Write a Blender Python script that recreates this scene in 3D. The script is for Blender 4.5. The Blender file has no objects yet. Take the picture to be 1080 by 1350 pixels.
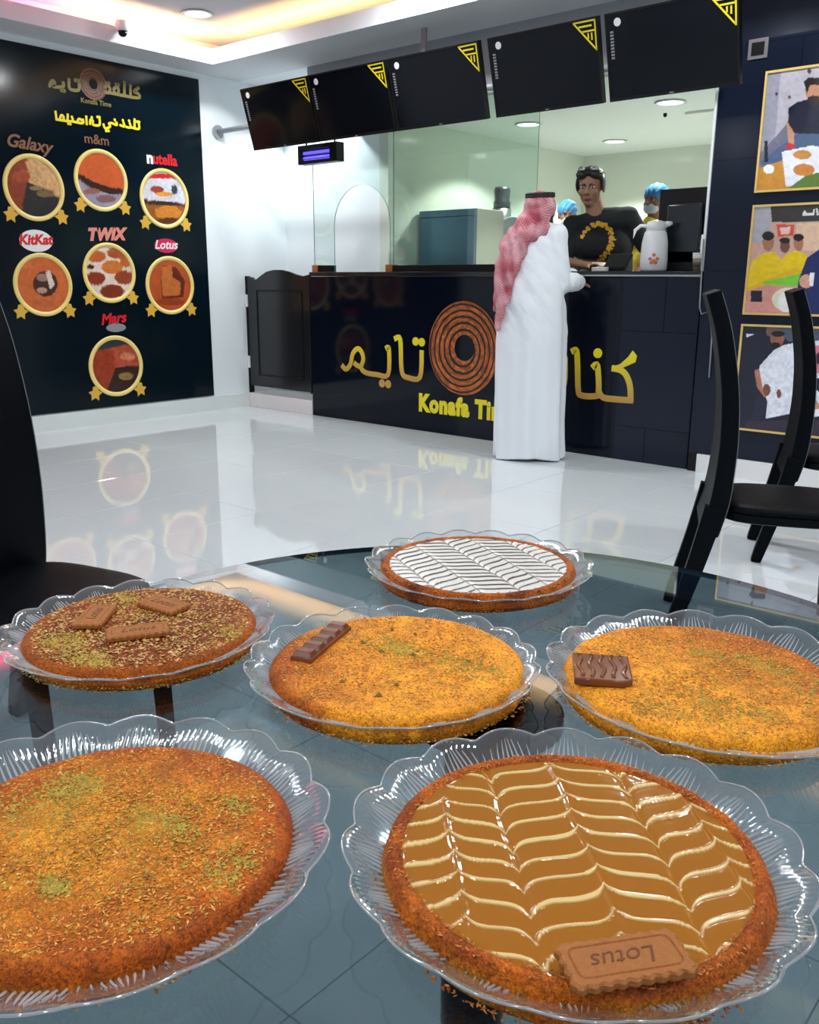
import bpy, bmesh, math, random
import numpy as np
from mathutils import Vector, Matrix
PI = math.pi
random.seed(7)
RNG = np.random.default_rng(7)
SC = bpy.context.scene
COL = SC.collection

# ------------------------------------------------------------------ camera
H = 1.17
FPX = 1175.0
def _n(v): return v / np.linalg.norm(v)
_X = -_n(np.array([-857 - 540, 368 - 675, FPX])); _Y = _n(np.array([1582 - 540, 385 - 675, FPX])); _Z = -_n(np.array([523 - 540, 5080 - 675, FPX]))
_u, _s, _v = np.linalg.svd(np.stack([_X, _Y, _Z])); R = _u @ _v
C0 = np.array([0, 0, H])
cam = bpy.data.cameras.new('camera'); camo = bpy.data.objects.new('camera', cam); COL.objects.link(camo)
cam.sensor_fit = 'HORIZONTAL'; cam.sensor_width = 36.0; cam.lens = 36.0 * FPX / 1080.0
cam.clip_start = 0.01; cam.clip_end = 100
_r, _up, _b = R @ np.array([1, 0, 0]), -(R @ np.array([0, 1, 0])), -(R @ np.array([0, 0, 1]))
camo.matrix_world = Matrix(((_r[0], _up[0], _b[0], 0), (_r[1], _up[1], _b[1], 0), (_r[2], _up[2], _b[2], H), (0, 0, 0, 1)))
SC.camera = camo
# measuring helpers used while laying the scene out: a sight line met with a real plane
def ray(px, py): return _n(R @ np.array([px - 540.0, py - 675.0, FPX]))
def onx(px, py, x): d = ray(px, py); return C0 + d * (x / d[0])
def ony(px, py, y): d = ray(px, py); return C0 + d * (y / d[1])
def onz(px, py, z): d = ray(px, py); return C0 + d * ((z - H) / d[2])
def ond(px, py, D): d = ray(px, py); return C0 + d * (D / math.hypot(d[0], d[1]))
def projv(P):
    c = (np.asarray(P) - C0) @ R
    return 540 + FPX * c[..., 0] / c[..., 2], 675 + FPX * c[..., 1] / c[..., 2]

# ------------------------------------------------------------------ world, exposure
w = bpy.data.worlds.new('world'); SC.world = w; w.use_nodes = True
w.node_tree.nodes['Background'].inputs[0].default_value = (0.75, 0.87, 1.0, 1)
w.node_tree.nodes['Background'].inputs[1].default_value = 0.45
SC.view_settings.view_transform = 'Standard'; SC.view_settings.look = 'None'
SC.view_settings.exposure = 0.12; SC.view_settings.gamma = 1.0; SC.view_settings.use_curve_mapping = False
SC.cycles.transparent_max_bounces = 24; SC.cycles.max_bounces = 8; SC.cycles.caustics_reflective = False; SC.cycles.caustics_refractive = False
SC.cycles.sample_clamp_indirect = 4.0

def light(name, kind, loc, power, color=(1, 1, 1), size=0.3, size_y=None, rot=(0, 0, 0), spot=None, blend=0.3):
    l = bpy.data.lights.new(name, kind); l.energy = power; l.color = color
    if kind == 'AREA':
        l.size = size
        if size_y: l.shape = 'RECTANGLE'; l.size_y = size_y
        else: l.shape = 'DISK'
    elif kind == 'SPOT':
        l.spot_size = math.radians(spot); l.spot_blend = blend; l.shadow_soft_size = size
    o = bpy.data.objects.new(name, l); COL.objects.link(o); o.location = loc; o.rotation_euler = rot
    return o
DOWN_P, KIT_P, COVE_P = 15.5, 75.0, 13.0
CEIL, SOFF = 3.10, 2.85
TX0, TX1, TY0, TY1 = -6.36, 2.7, -3.5, 4.91      # raised tray of the ceiling
MAIN_LIGHTS = [(x, 4.55) for x in (-6.05, -4.1, -2.1, -0.1, 1.9)] + [(x, 2.4) for x in (-2.95, -0.1, 1.9)] + [(x, y) for x in (-5.2, -3.1, -1.0, 1.2) for y in (0.2, -2.1)]
KIT_LIGHTS = [(-4.71, 7.02), (-4.6, 8.37), (-3.32, 6.87), (-3.3, 8.37), (-2.0, 6.9), (-2.0, 8.37)]
for x, y in MAIN_LIGHTS: light('downlight_lamp', 'AREA', (x, y, CEIL - 0.03), DOWN_P * (1.35 if y > 4 else 0.8), (0.96, 0.985, 1.0), 0.16)
for x, y in KIT_LIGHTS: light('kitchen_lamp', 'SPOT', (x, y, 2.47), KIT_P, (0.97, 1.0, 0.94), 0.05, spot=125, blend=0.25)
light('passage_lamp', 'SPOT', (-6.15, 5.6, 2.82), 60, (0.9, 0.97, 1.0), 0.05, spot=110, blend=0.15)
# coloured strips lying in the cove
light('cove_strip_left', 'AREA', (TX0 - 0.12, 1.2, SOFF + 0.05), COVE_P * 4.5, (1.0, 0.10, 0.17), 0.06, 5.4, (PI, 0, 0))
light('cove_strip_corner', 'AREA', (TX0 - 0.12, 4.4, SOFF + 0.05), COVE_P * 0.7, (1.0, 0.6, 0.25), 0.06, 1.0, (PI, 0, 0))
light('cove_strip_back', 'AREA', (-2.0, TY1 + 0.12, SOFF + 0.05), COVE_P * 4, (1.0, 0.58, 0.22), 8.8, 0.06, (PI, 0, 0))

# ------------------------------------------------------------------ materials
MATS = {}
def mat(name, color=(0.8, 0.8, 0.8), rough=0.5, metal=0.0, spec=0.5, emit=None, estr=0.0, coat=0.0, attr=False,
        nscale=0, nvar=0.0, bump=0.0, bscale=200.0, c2=None):
    if name in MATS: return MATS[name]
    m = bpy.data.materials.new(name); MATS[name] = m; m.use_nodes = True
    nt = m.node_tree; p = nt.nodes['Principled BSDF']; N = nt.nodes.new; L = nt.links.new
    p.inputs['Base Color'].default_value = (*color, 1); p.inputs['Roughness'].default_value = rough
    p.inputs['Metallic'].default_value = metal; p.inputs['Specular IOR Level'].default_value = spec
    p.inputs['Coat Weight'].default_value = coat; p.inputs['Coat Roughness'].default_value = 0.05
    if emit: p.inputs['Emission Color'].default_value = (*emit, 1); p.inputs['Emission Strength'].default_value = estr
    src = None
    if attr:
        a = N('ShaderNodeAttribute'); a.attribute_name = 'Col'; src = a.outputs['Color']
    if nscale:
        tc = N('ShaderNodeTexCoord'); nz = N('ShaderNodeTexNoise'); nz.inputs['Scale'].default_value = nscale; nz.inputs['Detail'].default_value = 5
        L(tc.outputs['Object'], nz.inputs['Vector'])
        mx = N('ShaderNodeMix'); mx.data_type = 'RGBA'
        if src is not None:
            mx.blend_type = 'MULTIPLY'; mx.inputs[0].default_value = 1.0
            rp = N('ShaderNodeMapRange'); rp.inputs[1].default_value = 0.3; rp.inputs[2].default_value = 0.7
            rp.inputs[3].default_value = 1 - nvar; rp.inputs[4].default_value = 1 + nvar
            L(nz.outputs['Fac'], rp.inputs[0]); L(src, mx.inputs[6]); L(rp.outputs[0], mx.inputs[7])
        else:
            mx.inputs[6].default_value = (*color, 1); q = c2 if c2 else tuple(min(1, c * (1 + nvar)) for c in color); mx.inputs[7].default_value = (*q, 1)
            L(nz.outputs['Fac'], mx.inputs[0])
        src = mx.outputs[2]
    if src is not None: L(src, p.inputs['Base Color'])
    if bump:
        tc = N('ShaderNodeTexCoord'); nz = N('ShaderNodeTexNoise'); nz.inputs['Scale'].default_value = bscale; nz.inputs['Detail'].default_value = 3
        b = N('ShaderNodeBump'); b.inputs['Strength'].default_value = bump; b.inputs['Distance'].default_value = 0.002
        L(tc.outputs['Object'], nz.inputs['Vector']); L(nz.outputs['Fac'], b.inputs['Height']); L(b.outputs[0], p.inputs['Normal'])
    return m
def sheet_glass(name, tint, boost=1.0, rough=0.02, ior=1.5, painted_glint=0.0, gcol=(1, 1, 1)):
    """a thin sheet: light passes straight through tinted, or mirrors off by Fresnel"""
    if name in MATS: return MATS[name]
    m = bpy.data.materials.new(name); MATS[name] = m; m.use_nodes = True
    nt = m.node_tree; nt.nodes.clear(); N = nt.nodes.new; L = nt.links.new
    out = N('ShaderNodeOutputMaterial'); t = N('ShaderNodeBsdfTransparent'); t.inputs[0].default_value = (*tint, 1)
    g = N('ShaderNodeBsdfGlossy'); g.inputs['Roughness'].default_value = rough; g.inputs['Color'].default_value = (*gcol, 1)
    f = N('ShaderNodeFresnel'); f.inputs[0].default_value = ior
    geo = N('ShaderNodeNewGeometry'); 
    mu = N('ShaderNodeMath'); mu.operation = 'MULTIPLY'; mu.inputs[1].default_value = boost; mu.use_clamp = True
    fx = N('ShaderNodeMix'); fx.data_type = 'FLOAT'     # on the far face of the sheet keep the outside Fresnel value
    f2 = N('ShaderNodeFresnel'); f2.inputs[0].default_value = 1.0 / ior
    # Fresnel node already inverts the ior on back faces; feeding 1/ior there gives the entering value again
    L(geo.outputs['Backfacing'], fx.inputs[0]); L(f.outputs[0], fx.inputs[2]); L(f2.outputs[0], fx.inputs[3])
    L(fx.outputs[0], mu.inputs[0])
    mx = N('ShaderNodeMixShader'); L(mu.outputs[0], mx.inputs[0]); L(t.outputs[0], mx.inputs[1]); L(g.outputs[0], mx.inputs[2])
    last = mx
    if painted_glint:
        d = N('ShaderNodeBsdfDiffuse'); d.inputs[0].default_value = (0.9, 0.93, 0.95, 1)  # white diffuse paints bright glints into the glass
        m2 = N('ShaderNodeMixShader'); m2.inputs[0].default_value = painted_glint; L(mx.outputs[0], m2.inputs[1]); L(d.outputs[0], m2.inputs[2]); last = m2
    L(last.outputs[0], out.inputs[0])
    return m
M_white = mat('white_wall_paint', (0.74, 0.77, 0.80), 0.55, nscale=3, nvar=0.03)
M_wallw = mat('white_gloss_wall', (0.80, 0.85, 0.87), 0.35)
M_ceil = mat('ceiling_paint', (0.56, 0.55, 0.60), 0.7)
M_kit = mat('kitchen_glossy_tile', (0.70, 0.74, 0.66), 0.12)
M_kceil = mat('kitchen_ceiling_paint', (0.74, 0.78, 0.76), 0.6)
M_black = mat('black_gloss_panel', (0.003, 0.005, 0.012), 0.08, spec=0.25)
M_navy = mat('blue_black_tile', (0.006, 0.010, 0.026), 0.16, spec=0.25, nscale=1.2, c2=(0.010, 0.014, 0.026))
M_bpost = mat('black_poster_print', (0.002, 0.007, 0.012), 0.14, spec=0.2)
M_screen = mat('dark_screen', (0.004, 0.005, 0.008), 0.12, spec=0.2)
M_plastic = mat('black_plastic', (0.005, 0.005, 0.006), 0.35, spec=0.25)
M_metal = mat('brushed_metal', (0.45, 0.46, 0.47), 0.3, 1.0)
M_grayp = mat('grey_painted_metal', (0.30, 0.31, 0.33), 0.4)
M_plinth = mat('pinkish_white_marble', (0.74, 0.68, 0.68), 0.25, nscale=4, nvar=0.08)
M_base = mat('skirting_tile', (0.70, 0.74, 0.73), 0.2)
M_floor = mat('polished_white_tile', (0.67, 0.73, 0.75), 0.045, spec=0.75, nscale=1.5, nvar=0.05)
M_grout = mat('grey_grout', (0.34, 0.37, 0.38), 0.7)
M_leather = mat('black_leather', (0.003, 0.004, 0.006), 0.40, spec=0.06, bump=0.25, bscale=600)
M_stitch = mat('pale_stitch_thread', (0.18, 0.2, 0.2), 0.6)
M_yel = mat('yellow_print', (0.85, 0.68, 0.01), 0.4)
M_gold = mat('gold_print', (0.72, 0.42, 0.05), 0.35)
M_brown = mat('brown_print', (0.22, 0.09, 0.04), 0.4)
M_red = mat('red_print', (0.65, 0.01, 0.02), 0.4)
M_pinkred = mat('crimson_print', (0.6, 0.01, 0.09), 0.4)
M_wprint = mat('white_print', (0.8, 0.8, 0.8), 0.4)
M_gprint = mat('grey_print', (0.25, 0.25, 0.27), 0.4)
M_art = mat('printed_picture', rough=0.3, attr=True)
M_artm = mat('printed_picture_matte', rough=0.45, attr=True)
M_glow = mat('lit_diffuser', (1, 1, 1), 0.5, emit=(1, 0.98, 0.94), estr=8)
M_glass1 = sheet_glass('clear_screen_glass', (0.93, 0.98, 0.97), 1.0)
M_glass2 = sheet_glass('green_screen_glass', (0.88, 0.96, 0.93), 1.0)
M_gedge = mat('green_glass_edge', (0.10, 0.28, 0.24), 0.15)
M_tglass = sheet_glass('smoked_table_glass', (0.44, 0.53, 0.56), 1.25, 0.015)
M_plate = sheet_glass('pressed_clear_glass', (0.90, 0.93, 0.94), 2.6, 0.06, painted_glint=0.05)
M_rib = sheet_glass('cut_glass_rib', (0.75, 0.80, 0.82), 4.0, 0.1, painted_glint=0.5)  # whitened so the ribs' bright light lines are part of the colour
M_rim = sheet_glass('glass_rim_bead', (0.62, 0.70, 0.72), 4.0, 0.08, painted_glint=0.22)
M_skin = mat('tan_skin', (0.28, 0.13, 0.08), 0.5)
M_hair = mat('black_hair', (0.008, 0.007, 0.007), 0.5, bump=0.6, bscale=300)
M_thobe = mat('white_cotton_thobe', (0.80, 0.84, 0.88), 0.8)
M_cord = mat('black_cord', (0.01, 0.01, 0.01), 0.7)
M_tshirt = mat('black_tshirt_cloth', (0.006, 0.007, 0.010), 0.85)

# ------------------------------------------------------------------ mesh helpers
class MB:
    def __init__(s): s.v = []; s.f = []; s.mi = []
    def add(s, vs, fs, mi=0):
        o = len(s.v); s.v += [tuple(map(float, v)) for v in vs]; s.f += [tuple(i + o for i in f) for f in fs]; s.mi += [mi] * len(fs); return s
    def box(s, x0, x1, y0, y1, z0, z1, mi=0):
        return s.add([(x0, y0, z0), (x1, y0, z0), (x1, y1, z0), (x0, y1, z0), (x0, y0, z1), (x1, y0, z1), (x1, y1, z1), (x0, y1, z1)],
                     [(0, 3, 2, 1), (4, 5, 6, 7), (0, 1, 5, 4), (1, 2, 6, 5), (2, 3, 7, 6), (3, 0, 4, 7)], mi)
    def obox(s, M, sx, sy, sz, mi=0):
        vs = [M @ Vector((a * sx / 2, b * sy / 2, c * sz / 2)) for c in (-1, 1) for a, b in ((-1, -1), (1, -1), (1, 1), (-1, 1))]
        return s.add(vs, [(0, 3, 2, 1), (4, 5, 6, 7), (0, 1, 5, 4), (1, 2, 6, 5), (2, 3, 7, 6), (3, 0, 4, 7)], mi)
    def rings(s, rs, closed=True, cap=True, mi=0):
        n = len(rs[0]); o = len(s.v)
        for r in rs: s.v += [tuple(map(float, p)) for p in r]
        for i in range(len(rs) - 1):
            for j in range(n if closed else n - 1):
                k = (j + 1) % n
                s.f.append((o + i * n + j, o + i * n + k, o + (i + 1) * n + k, o + (i + 1) * n + j)); s.mi.append(mi)
        if cap:
            s.f.append(tuple(o + j for j in reversed(range(n)))); s.mi.append(mi)
            s.f.append(tuple(o + (len(rs) - 1) * n + j for j in range(n))); s.mi.append(mi)
        return s
    def lathe(s, prof, c=(0, 0, 0), n=32, mi=0, cap=True):
        return s.rings([[(c[0] + r * math.cos(2 * PI * j / n), c[1] + r * math.sin(2 * PI * j / n), c[2] + z) for j in range(n)] for r, z in prof], True, cap, mi)
    def tube(s, pts, r, n=8, mi=0):
        pts = [Vector(p) for p in pts]; rs = []
        rr = r if isinstance(r, (list, tuple)) else [r] * len(pts)
        ref = None
        for i, p in enumerate(pts):
            t = (pts[min(i + 1, len(pts) - 1)] - pts[max(i - 1, 0)]).normalized()
            if ref is None: ref = Vector((0, 0, 1)) if abs(t.z) < 0.9 else Vector((1, 0, 0))
            a = t.cross(ref).normalized(); b = t.cross(a).normalized(); ref = -b if False else ref
            if abs(t.dot(ref)) > 0.95: ref = a
            rs.append([p + rr[i] * (math.cos(2 * PI * j / n) * a + math.sin(2 * PI * j / n) * b) for j in range(n)])
        return s.rings(rs, True, True, mi)
    def prism(s, poly, fr, depth, mi=0):
        """poly 2-D outline; fr(u,v,w) -> 3-D; extruded w from 0 to depth"""
        n = len(poly)
        vs = [fr(u, v, 0) for u, v in poly] + [fr(u, v, depth) for u, v in poly]
        return s.add(vs, [tuple(range(n)), tuple(reversed(range(n, 2 * n)))] + [(i, n + i, n + (i + 1) % n, (i + 1) % n) for i in range(n)], mi)
    def mesh(s, name, mats, smooth=False):
        me = bpy.data.meshes.new(name); me.from_pydata(s.v, [], s.f)
        for m in (mats if isinstance(mats, (list, tuple)) else [mats]): me.materials.append(m)
        me.polygons.foreach_set('material_index', s.mi)
        if smooth: me.polygons.foreach_set('use_smooth', [True] * len(me.polygons))
        bm = bmesh.new(); bm.from_mesh(me); bmesh.ops.recalc_face_normals(bm, faces=bm.faces); bm.to_mesh(me); bm.free()
        me.update(); return me
    def obj(s, name, mats, parent=None, smooth=False, bevel=0):
        o = link(name, s.mesh(name, mats, smooth), parent)
        if bevel:
            b = o.modifiers.new('bevel', 'BEVEL'); b.width = bevel; b.segments = 3; b.limit_method = 'ANGLE'; b.angle_limit = 0.6
            for p in o.data.polygons: p.use_smooth = True
            if smooth is False:
                b.harden_normals = False
                try: o.data.set_sharp_from_angle(angle=0.7)
                except Exception: pass
        return o
def link(name, data, parent=None):
    o = bpy.data.objects.new(name, data); COL.objects.link(o)
    if parent is not None:
        o.parent = parent; o.matrix_parent_inverse = Matrix.Translation(-Vector(parent['_loc'])) if '_loc' in parent else Matrix()
    return o
def tag(o, label=None, cat=None, group=None, kind=None):
    if label: o['label'] = label
    if cat: o['category'] = cat
    if group: o['group'] = group
    if kind: o['kind'] = kind
    return o
def thing(name, label, cat, loc=(0, 0, 0), rz=0.0, group=None, world=True):
    """Empty at the thing's base. world=True: parts are modelled in world coordinates (rz must be 0)."""
    o = bpy.data.objects.new(name, None); COL.objects.link(o); o.location = loc; o.rotation_euler = (0, 0, rz); o.empty_display_size = 0.05
    if world: o['_loc'] = tuple(float(c) for c in loc)
    return tag(o, label, cat, group)
def copy_tree(o, parent=None):
    c = o.copy(); COL.objects.link(c); c.parent = parent
    for ch in list(o.children): copy_tree(ch, c)
    return c
def text_mesh(body, size, mats, M, name, parent=None, depth=0.002, offset=0.0, shear=0.0, align='LEFT', space=1.0, sx=1.0):
    cu = bpy.data.curves.new('t', 'FONT'); cu.body = body; cu.size = size; cu.extrude = depth; cu.offset = offset; cu.shear = shear
    cu.align_x = align; cu.space_character = space; cu.resolution_u = 4
    o = bpy.data.objects.new('t', cu); COL.objects.link(o)
    dg = bpy.context.evaluated_depsgraph_get()
    me = bpy.data.meshes.new_from_object(o.evaluated_get(dg)); bpy.data.objects.remove(o); bpy.data.curves.remove(cu)
    me.transform(M @ Matrix.Diagonal((sx, 1, 1, 1))); me.materials.clear(); me.materials.append(mats)
    return link(name, me, parent)
def grid_art(name, P, col, mats, parent=None):
    """P: (n,m,3) points, col: (n,m,3) colours -> coloured grid sheet"""
    n, m = P.shape[:2]; me = bpy.data.meshes.new(name)
    idx = np.arange(n * m).reshape(n, m)
    q = np.stack([idx[:-1, :-1], idx[:-1, 1:], idx[1:, 1:], idx[1:, :-1]], -1).reshape(-1, 4)
    me.from_pydata(P.reshape(-1, 3).tolist(), [], q.tolist()); me.materials.append(mats)
    a = me.color_attributes.new('Col', 'FLOAT_COLOR', 'POINT')
    a.data.foreach_set('color', np.concatenate([col.reshape(-1, 3), np.ones((n * m, 1))], 1).astype(np.float32).ravel())
    return link(name, me, parent)
def vnoise(x, y, seed=0):
    """cheap value noise on arrays"""
    xi = np.floor(x).astype(np.int64); yi = np.floor(y).astype(np.int64); fx = x - xi; fy = y - yi
    fx = fx * fx * (3 - 2 * fx); fy = fy * fy * (3 - 2 * fy)
    def h(a, b):
        n = (a * 374761393 + b * 668265263 + seed * 1442695041) & 0xffffffff
        n = ((n ^ (n >> 13)) * 1274126177) & 0xffffffff
        return ((n ^ (n >> 16)) & 0xffff) / 65535.0
    return (h(xi, yi) * (1 - fx) + h(xi + 1, yi) * fx) * (1 - fy) + (h(xi, yi + 1) * (1 - fx) + h(xi + 1, yi + 1) * fx) * fy
def fbm(x, y, seed=0, o=4): return sum(vnoise(x * 2 ** i, y * 2 ** i, seed + i) / 2 ** (i + 1) for i in range(o)) / (1 - 0.5 ** o)
def lin(r, g, b):
    f = lambda c: (c / 255 / 12.92) if c / 255 <= 0.04045 else ((c / 255 + 0.055) / 1.055) ** 2.4
    return np.array([f(r), f(g), f(b)])
def inpoly(X, Y, poly):
    ins = np.zeros(X.shape, bool); n = len(poly)
    for i in range(n):
        x0, y0 = poly[i]; x1, y1 = poly[(i + 1) % n]
        if y0 == y1: continue
        c = ((y0 > Y) != (y1 > Y)) & (X < (x1 - x0) * (Y - y0) / (y1 - y0) + x0); ins ^= c
    return ins
def paint(X, Y, base, shapes):
    """shapes: ('e',cx,cy,rx,ry,rgb) | ('p',[pts],rgb) | ('n',scale,amt,seed) in the picture's own units"""
    col = np.zeros(X.shape + (3,)) + lin(*base)
    for s in shapes:
        if s[0] == 'e': m = ((X - s[1]) / s[3]) ** 2 + ((Y - s[2]) / s[4]) ** 2 < 1; col[m] = lin(*s[5])
        elif s[0] == 'p': col[inpoly(X, Y, s[1])] = lin(*s[2])
        elif s[0] == 'n': col *= (1 + s[2] * (fbm(X * s[1], Y * s[1], s[3]) - 0.5) * 2)[..., None]
    return np.clip(col, 0, 1)

# blobs: many smooth solids fused to one continuous surface
def ico(c, r, M=None, seg=14):
    vs = []; fs = []
    for i in range(seg + 1):
        t = PI * i / seg
        for j in range(seg * 2):
            p = 2 * PI * j / (seg * 2); v = Vector((math.sin(t) * math.cos(p) * r[0], math.sin(t) * math.sin(p) * r[1], math.cos(t) * r[2]))
            if M is not None: v = M @ v
            vs.append(v + Vector(c))
    n = seg * 2
    for i in range(seg):
        for j in range(n): fs.append((i * n + j, (i + 1) * n + j, (i + 1) * n + (j + 1) % n, i * n + (j + 1) % n))
    return vs, fs
def cap(mb, p0, r0, p1, r1, n=14):
    p0 = Vector(p0); p1 = Vector(p1); d = (p1 - p0); L = d.length; t = d / L
    a = t.orthogonal().normalized(); b = t.cross(a); rs = []
    for i in range(6):
        u = PI / 2 * (1 - i / 6); rs.append((p0 - t * r0 * math.sin(u), r0 * math.cos(u) + 1e-4))
    for i in range(7):
        u = PI / 2 * i / 6; rs.append((p1 + t * r1 * math.sin(u), r1 * math.cos(u) + 1e-4))
    mb.rings([[q + r * (math.cos(2 * PI * j / n) * a + math.sin(2 * PI * j / n) * b) for j in range(n)] for q, r in rs])
def ell(mb, c, r, M=None): v, f = ico(c, r, M); mb.add(v, f)
def fuse(mb, name, mats, voxel, parent=None, smooth=3, disp=None):
    me = mb.mesh('tmp', []); o = bpy.data.objects.new('tmp', me); COL.objects.link(o)
    r = o.modifiers.new('r', 'REMESH'); r.mode = 'VOXEL'; r.voxel_size = voxel
    if smooth: s = o.modifiers.new('s', 'SMOOTH'); s.factor = 0.5; s.iterations = smooth
    dg = bpy.context.evaluated_depsgraph_get(); m2 = bpy.data.meshes.new_from_object(o.evaluated_get(dg))
    bpy.data.objects.remove(o); m2.materials.clear()
    for m in (mats if isinstance(mats, (list, tuple)) else [mats]): m2.materials.append(m)
    if disp is not None:
        n = len(m2.vertices); co = np.empty(n * 3, np.float32); m2.vertices.foreach_get('co', co); nr = np.empty(n * 3, np.float32); m2.vertex_normals.foreach_get('vector', nr)
        co = co.reshape(-1, 3); nr = nr.reshape(-1, 3); co += nr * disp(co)[:, None]; m2.vertices.foreach_set('co', co.ravel())
    m2.polygons.foreach_set('use_smooth', [True] * len(m2.polygons)); m2.name = name
    return link(name, m2, parent)
def vcol(me, fn):
    n = len(me.vertices); co = np.empty(n * 3, np.float32); me.vertices.foreach_get('co', co); co = co.reshape(-1, 3)
    a = me.color_attributes.new('Col', 'FLOAT_COLOR', 'POINT'); a.data.foreach_set('color', np.concatenate([fn(co), np.ones((n, 1))], 1).astype(np.float32).ravel())

# ================================================================== THE ROOM
def struct(name, mb, m, parent=None, **k):
    o = mb.obj(name, m, parent, **k)
    if parent is None: o['kind'] = 'structure'
    return o
XL, YB, YR = -6.72, 5.44, 5.40
XR, YF = 3.0, -4.0
YP, XK, YK, ZK = 5.962, -5.403, 9.165, 2.50
floor = struct('floor', MB().box(XL - 0.1, XR + 0.1, YF - 0.1, YK + 0.2, -0.06, -0.003), M_grout)
PX, PY, J = 0.645, 0.70, 0.0025
xs = [-2.87 + PX * k for k in range(-6, 10)]; ys = [2.19 + PY * k for k in range(-9, 6)]
tile_me = {}
for i in range(len(xs) - 1):
    for j in range(len(ys) - 1):
        x0, x1 = max(xs[i] + J / 2, XL), min(xs[i + 1] - J / 2, XR); y0, y1 = max(ys[j] + J / 2, YF), min(ys[j + 1] - J / 2, YB - 0.001)
        if x1 - x0 < 0.05 or y1 - y0 < 0.03: continue
        key = (round(x1 - x0, 3), round(y1 - y0, 3))
        if key not in tile_me:
            mb = MB(); a, b = key[0] / 2, key[1] / 2; c = 0.0012
            mb.rings([[(-a, -b, -.003), (a, -b, -.003), (a, b, -.003), (-a, b, -.003)], [(-a, -b, -c), (a, -b, -c), (a, b, -c), (-a, b, -c)],
                      [(-a + c, -b + c, 0), (a - c, -b + c, 0), (a - c, b - c, 0), (-a + c, b - c, 0)]])
            tile_me[key] = mb.mesh('floor_tile', M_floor)
        o = link('floor_tile', tile_me[key], floor); o.location = ((x0 + x1) / 2, (y0 + y1) / 2, 0)
struct('wall_left', MB().box(XL - 0.1, XL, YF, YP + 0.1, -0.003, CEIL), M_wallw)
struct('wall_passage', MB().box(XL - 0.05, XK - 0.1, YP, YP + 0.1, -0.003, SOFF), M_wallw)
struct('wall_kitchen_left', MB().box(XK - 0.1, XK, YP, YK + 0.1, -0.003, SOFF), M_kit)
struct('wall_kitchen_back', MB().box(XK, -0.9, YK, YK + 0.1, -0.003, SOFF), M_kit)
struct('wall_kitchen_right', MB().box(-1.0, -0.9, YB + 0.1, YK, -0.003, SOFF), M_kit)
struct('wall_back', MB().box(-5.84, -2.317, YB + 0.02, YB + 0.10, 2.44, CEIL), mat('shade_toned_header', (0.33, 0.36, 0.39), 0.5))  # grey base colour carries the shade of the weakly lit header
wr = struct('wall_right', MB().box(-2.317, XR, YR + 0.012, YB + 0.1, -0.003, CEIL), M_plastic)
k = 0
zs = [0.12, 0.72, 1.235, 1.86, 2.46, 2.848]
for i, (za, zb) in enumerate(zip(zs[:-1], zs[1:])):
    x = -2.313 + (0 if i % 2 == 0 else -0.45)
    while x < XR - 0.1:
        xa, xb = max(x, -2.313), min(x + 0.9, XR)
        if xb - xa > 0.04: MB().box(xa + 0.001, xb - 0.001, YR, YR + 0.013, za + 0.001, zb - 0.001).obj('wall_panel', M_navy, wr)
        x += 0.9
struct('wall_side', MB().box(XR, XR + 0.1, YF, YB, -0.003, CEIL), M_white)
# shop front behind the viewer: wall with a wide glazed opening
mb = MB(); mb.box(XL, -5.2, YF - 0.1, YF, -0.003, CEIL); mb.box(1.6, XR, YF - 0.1, YF, -0.003, CEIL); mb.box(-5.2, 1.6, YF - 0.1, YF, 2.5, CEIL)
struct('wall_front', mb, M_white)
wf = MB()
for x in (-5.2, -3.5, -1.8, -0.1, 1.55): wf.box(x, x + 0.05, YF - 0.08, YF - 0.03, 0, 2.5)
struct('window_1', wf.box(-5.2, 1.6, YF - 0.08, YF - 0.03, 2.45, 2.5), M_grayp)
# raised ceiling, soffit ring with an upstanding lip that hides the strips
struct('ceiling', MB().box(XL, XR, YF, YB + 0.1, CEIL, CEIL + 0.1), M_ceil)
mb = MB(); t = 0.025
mb.box(XL, TX0, YF, YB + 0.02, SOFF, SOFF + t); mb.box(TX1, XR, YF, YB, SOFF, SOFF + t)
mb.box(TX0, TX1, TY1, YB + 0.02, SOFF, SOFF + t); mb.box(TX0, TX1, YF, TY0, SOFF, SOFF + t)
mb.box(TX0 - 0.02, TX0, TY0, TY1 + 0.02, SOFF + t, 2.965); mb.box(TX1, TX1 + 0.02, TY0, TY1 + 0.02, SOFF + t, 2.965)
mb.box(TX0, TX1, TY1, TY1 + 0.02, SOFF + t, 2.965); mb.box(TX0, TX1, TY0 - 0.02, TY0, SOFF + t, 2.965)
struct('ceiling_soffit', mb, mat('soffit_paint', (0.62, 0.64, 0.68), 0.6))
struct('ceiling_passage', MB().box(XL, -5.84, YB + 0.02, YP, SOFF, SOFF + 0.1), M_white)
struct('ceiling_kitchen', MB().box(XK - 0.44, -0.9, YB + 0.1, YK, ZK, ZK + 0.4), M_kceil)
struct('floor_kitchen', MB().box(XK, -1.0, YB + 0.1, YK, -0.003, 0.13), M_base)
struct('trim_1', MB().box(XL, -5.842, YB - 0.01, YP, 0, 0.13), M_plinth, bevel=0.004)
struct('baseboard_left', MB().box(XL, XL + 0.014, YF, YB - 0.012, 0, 0.13), M_base)
struct('baseboard_right', MB().box(-2.25, XR, YR - 0.014, YR + 0.012, 0, 0.118), mat('white_skirting', (0.78, 0.78, 0.78), 0.35))
struct('trim_2', MB().box(-2.332, -2.317, YR - 0.004, YB + 0.1, 1.236, 2.44), mat('white_opening_trim', (0.75, 0.77, 0.78), 0.4))
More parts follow.
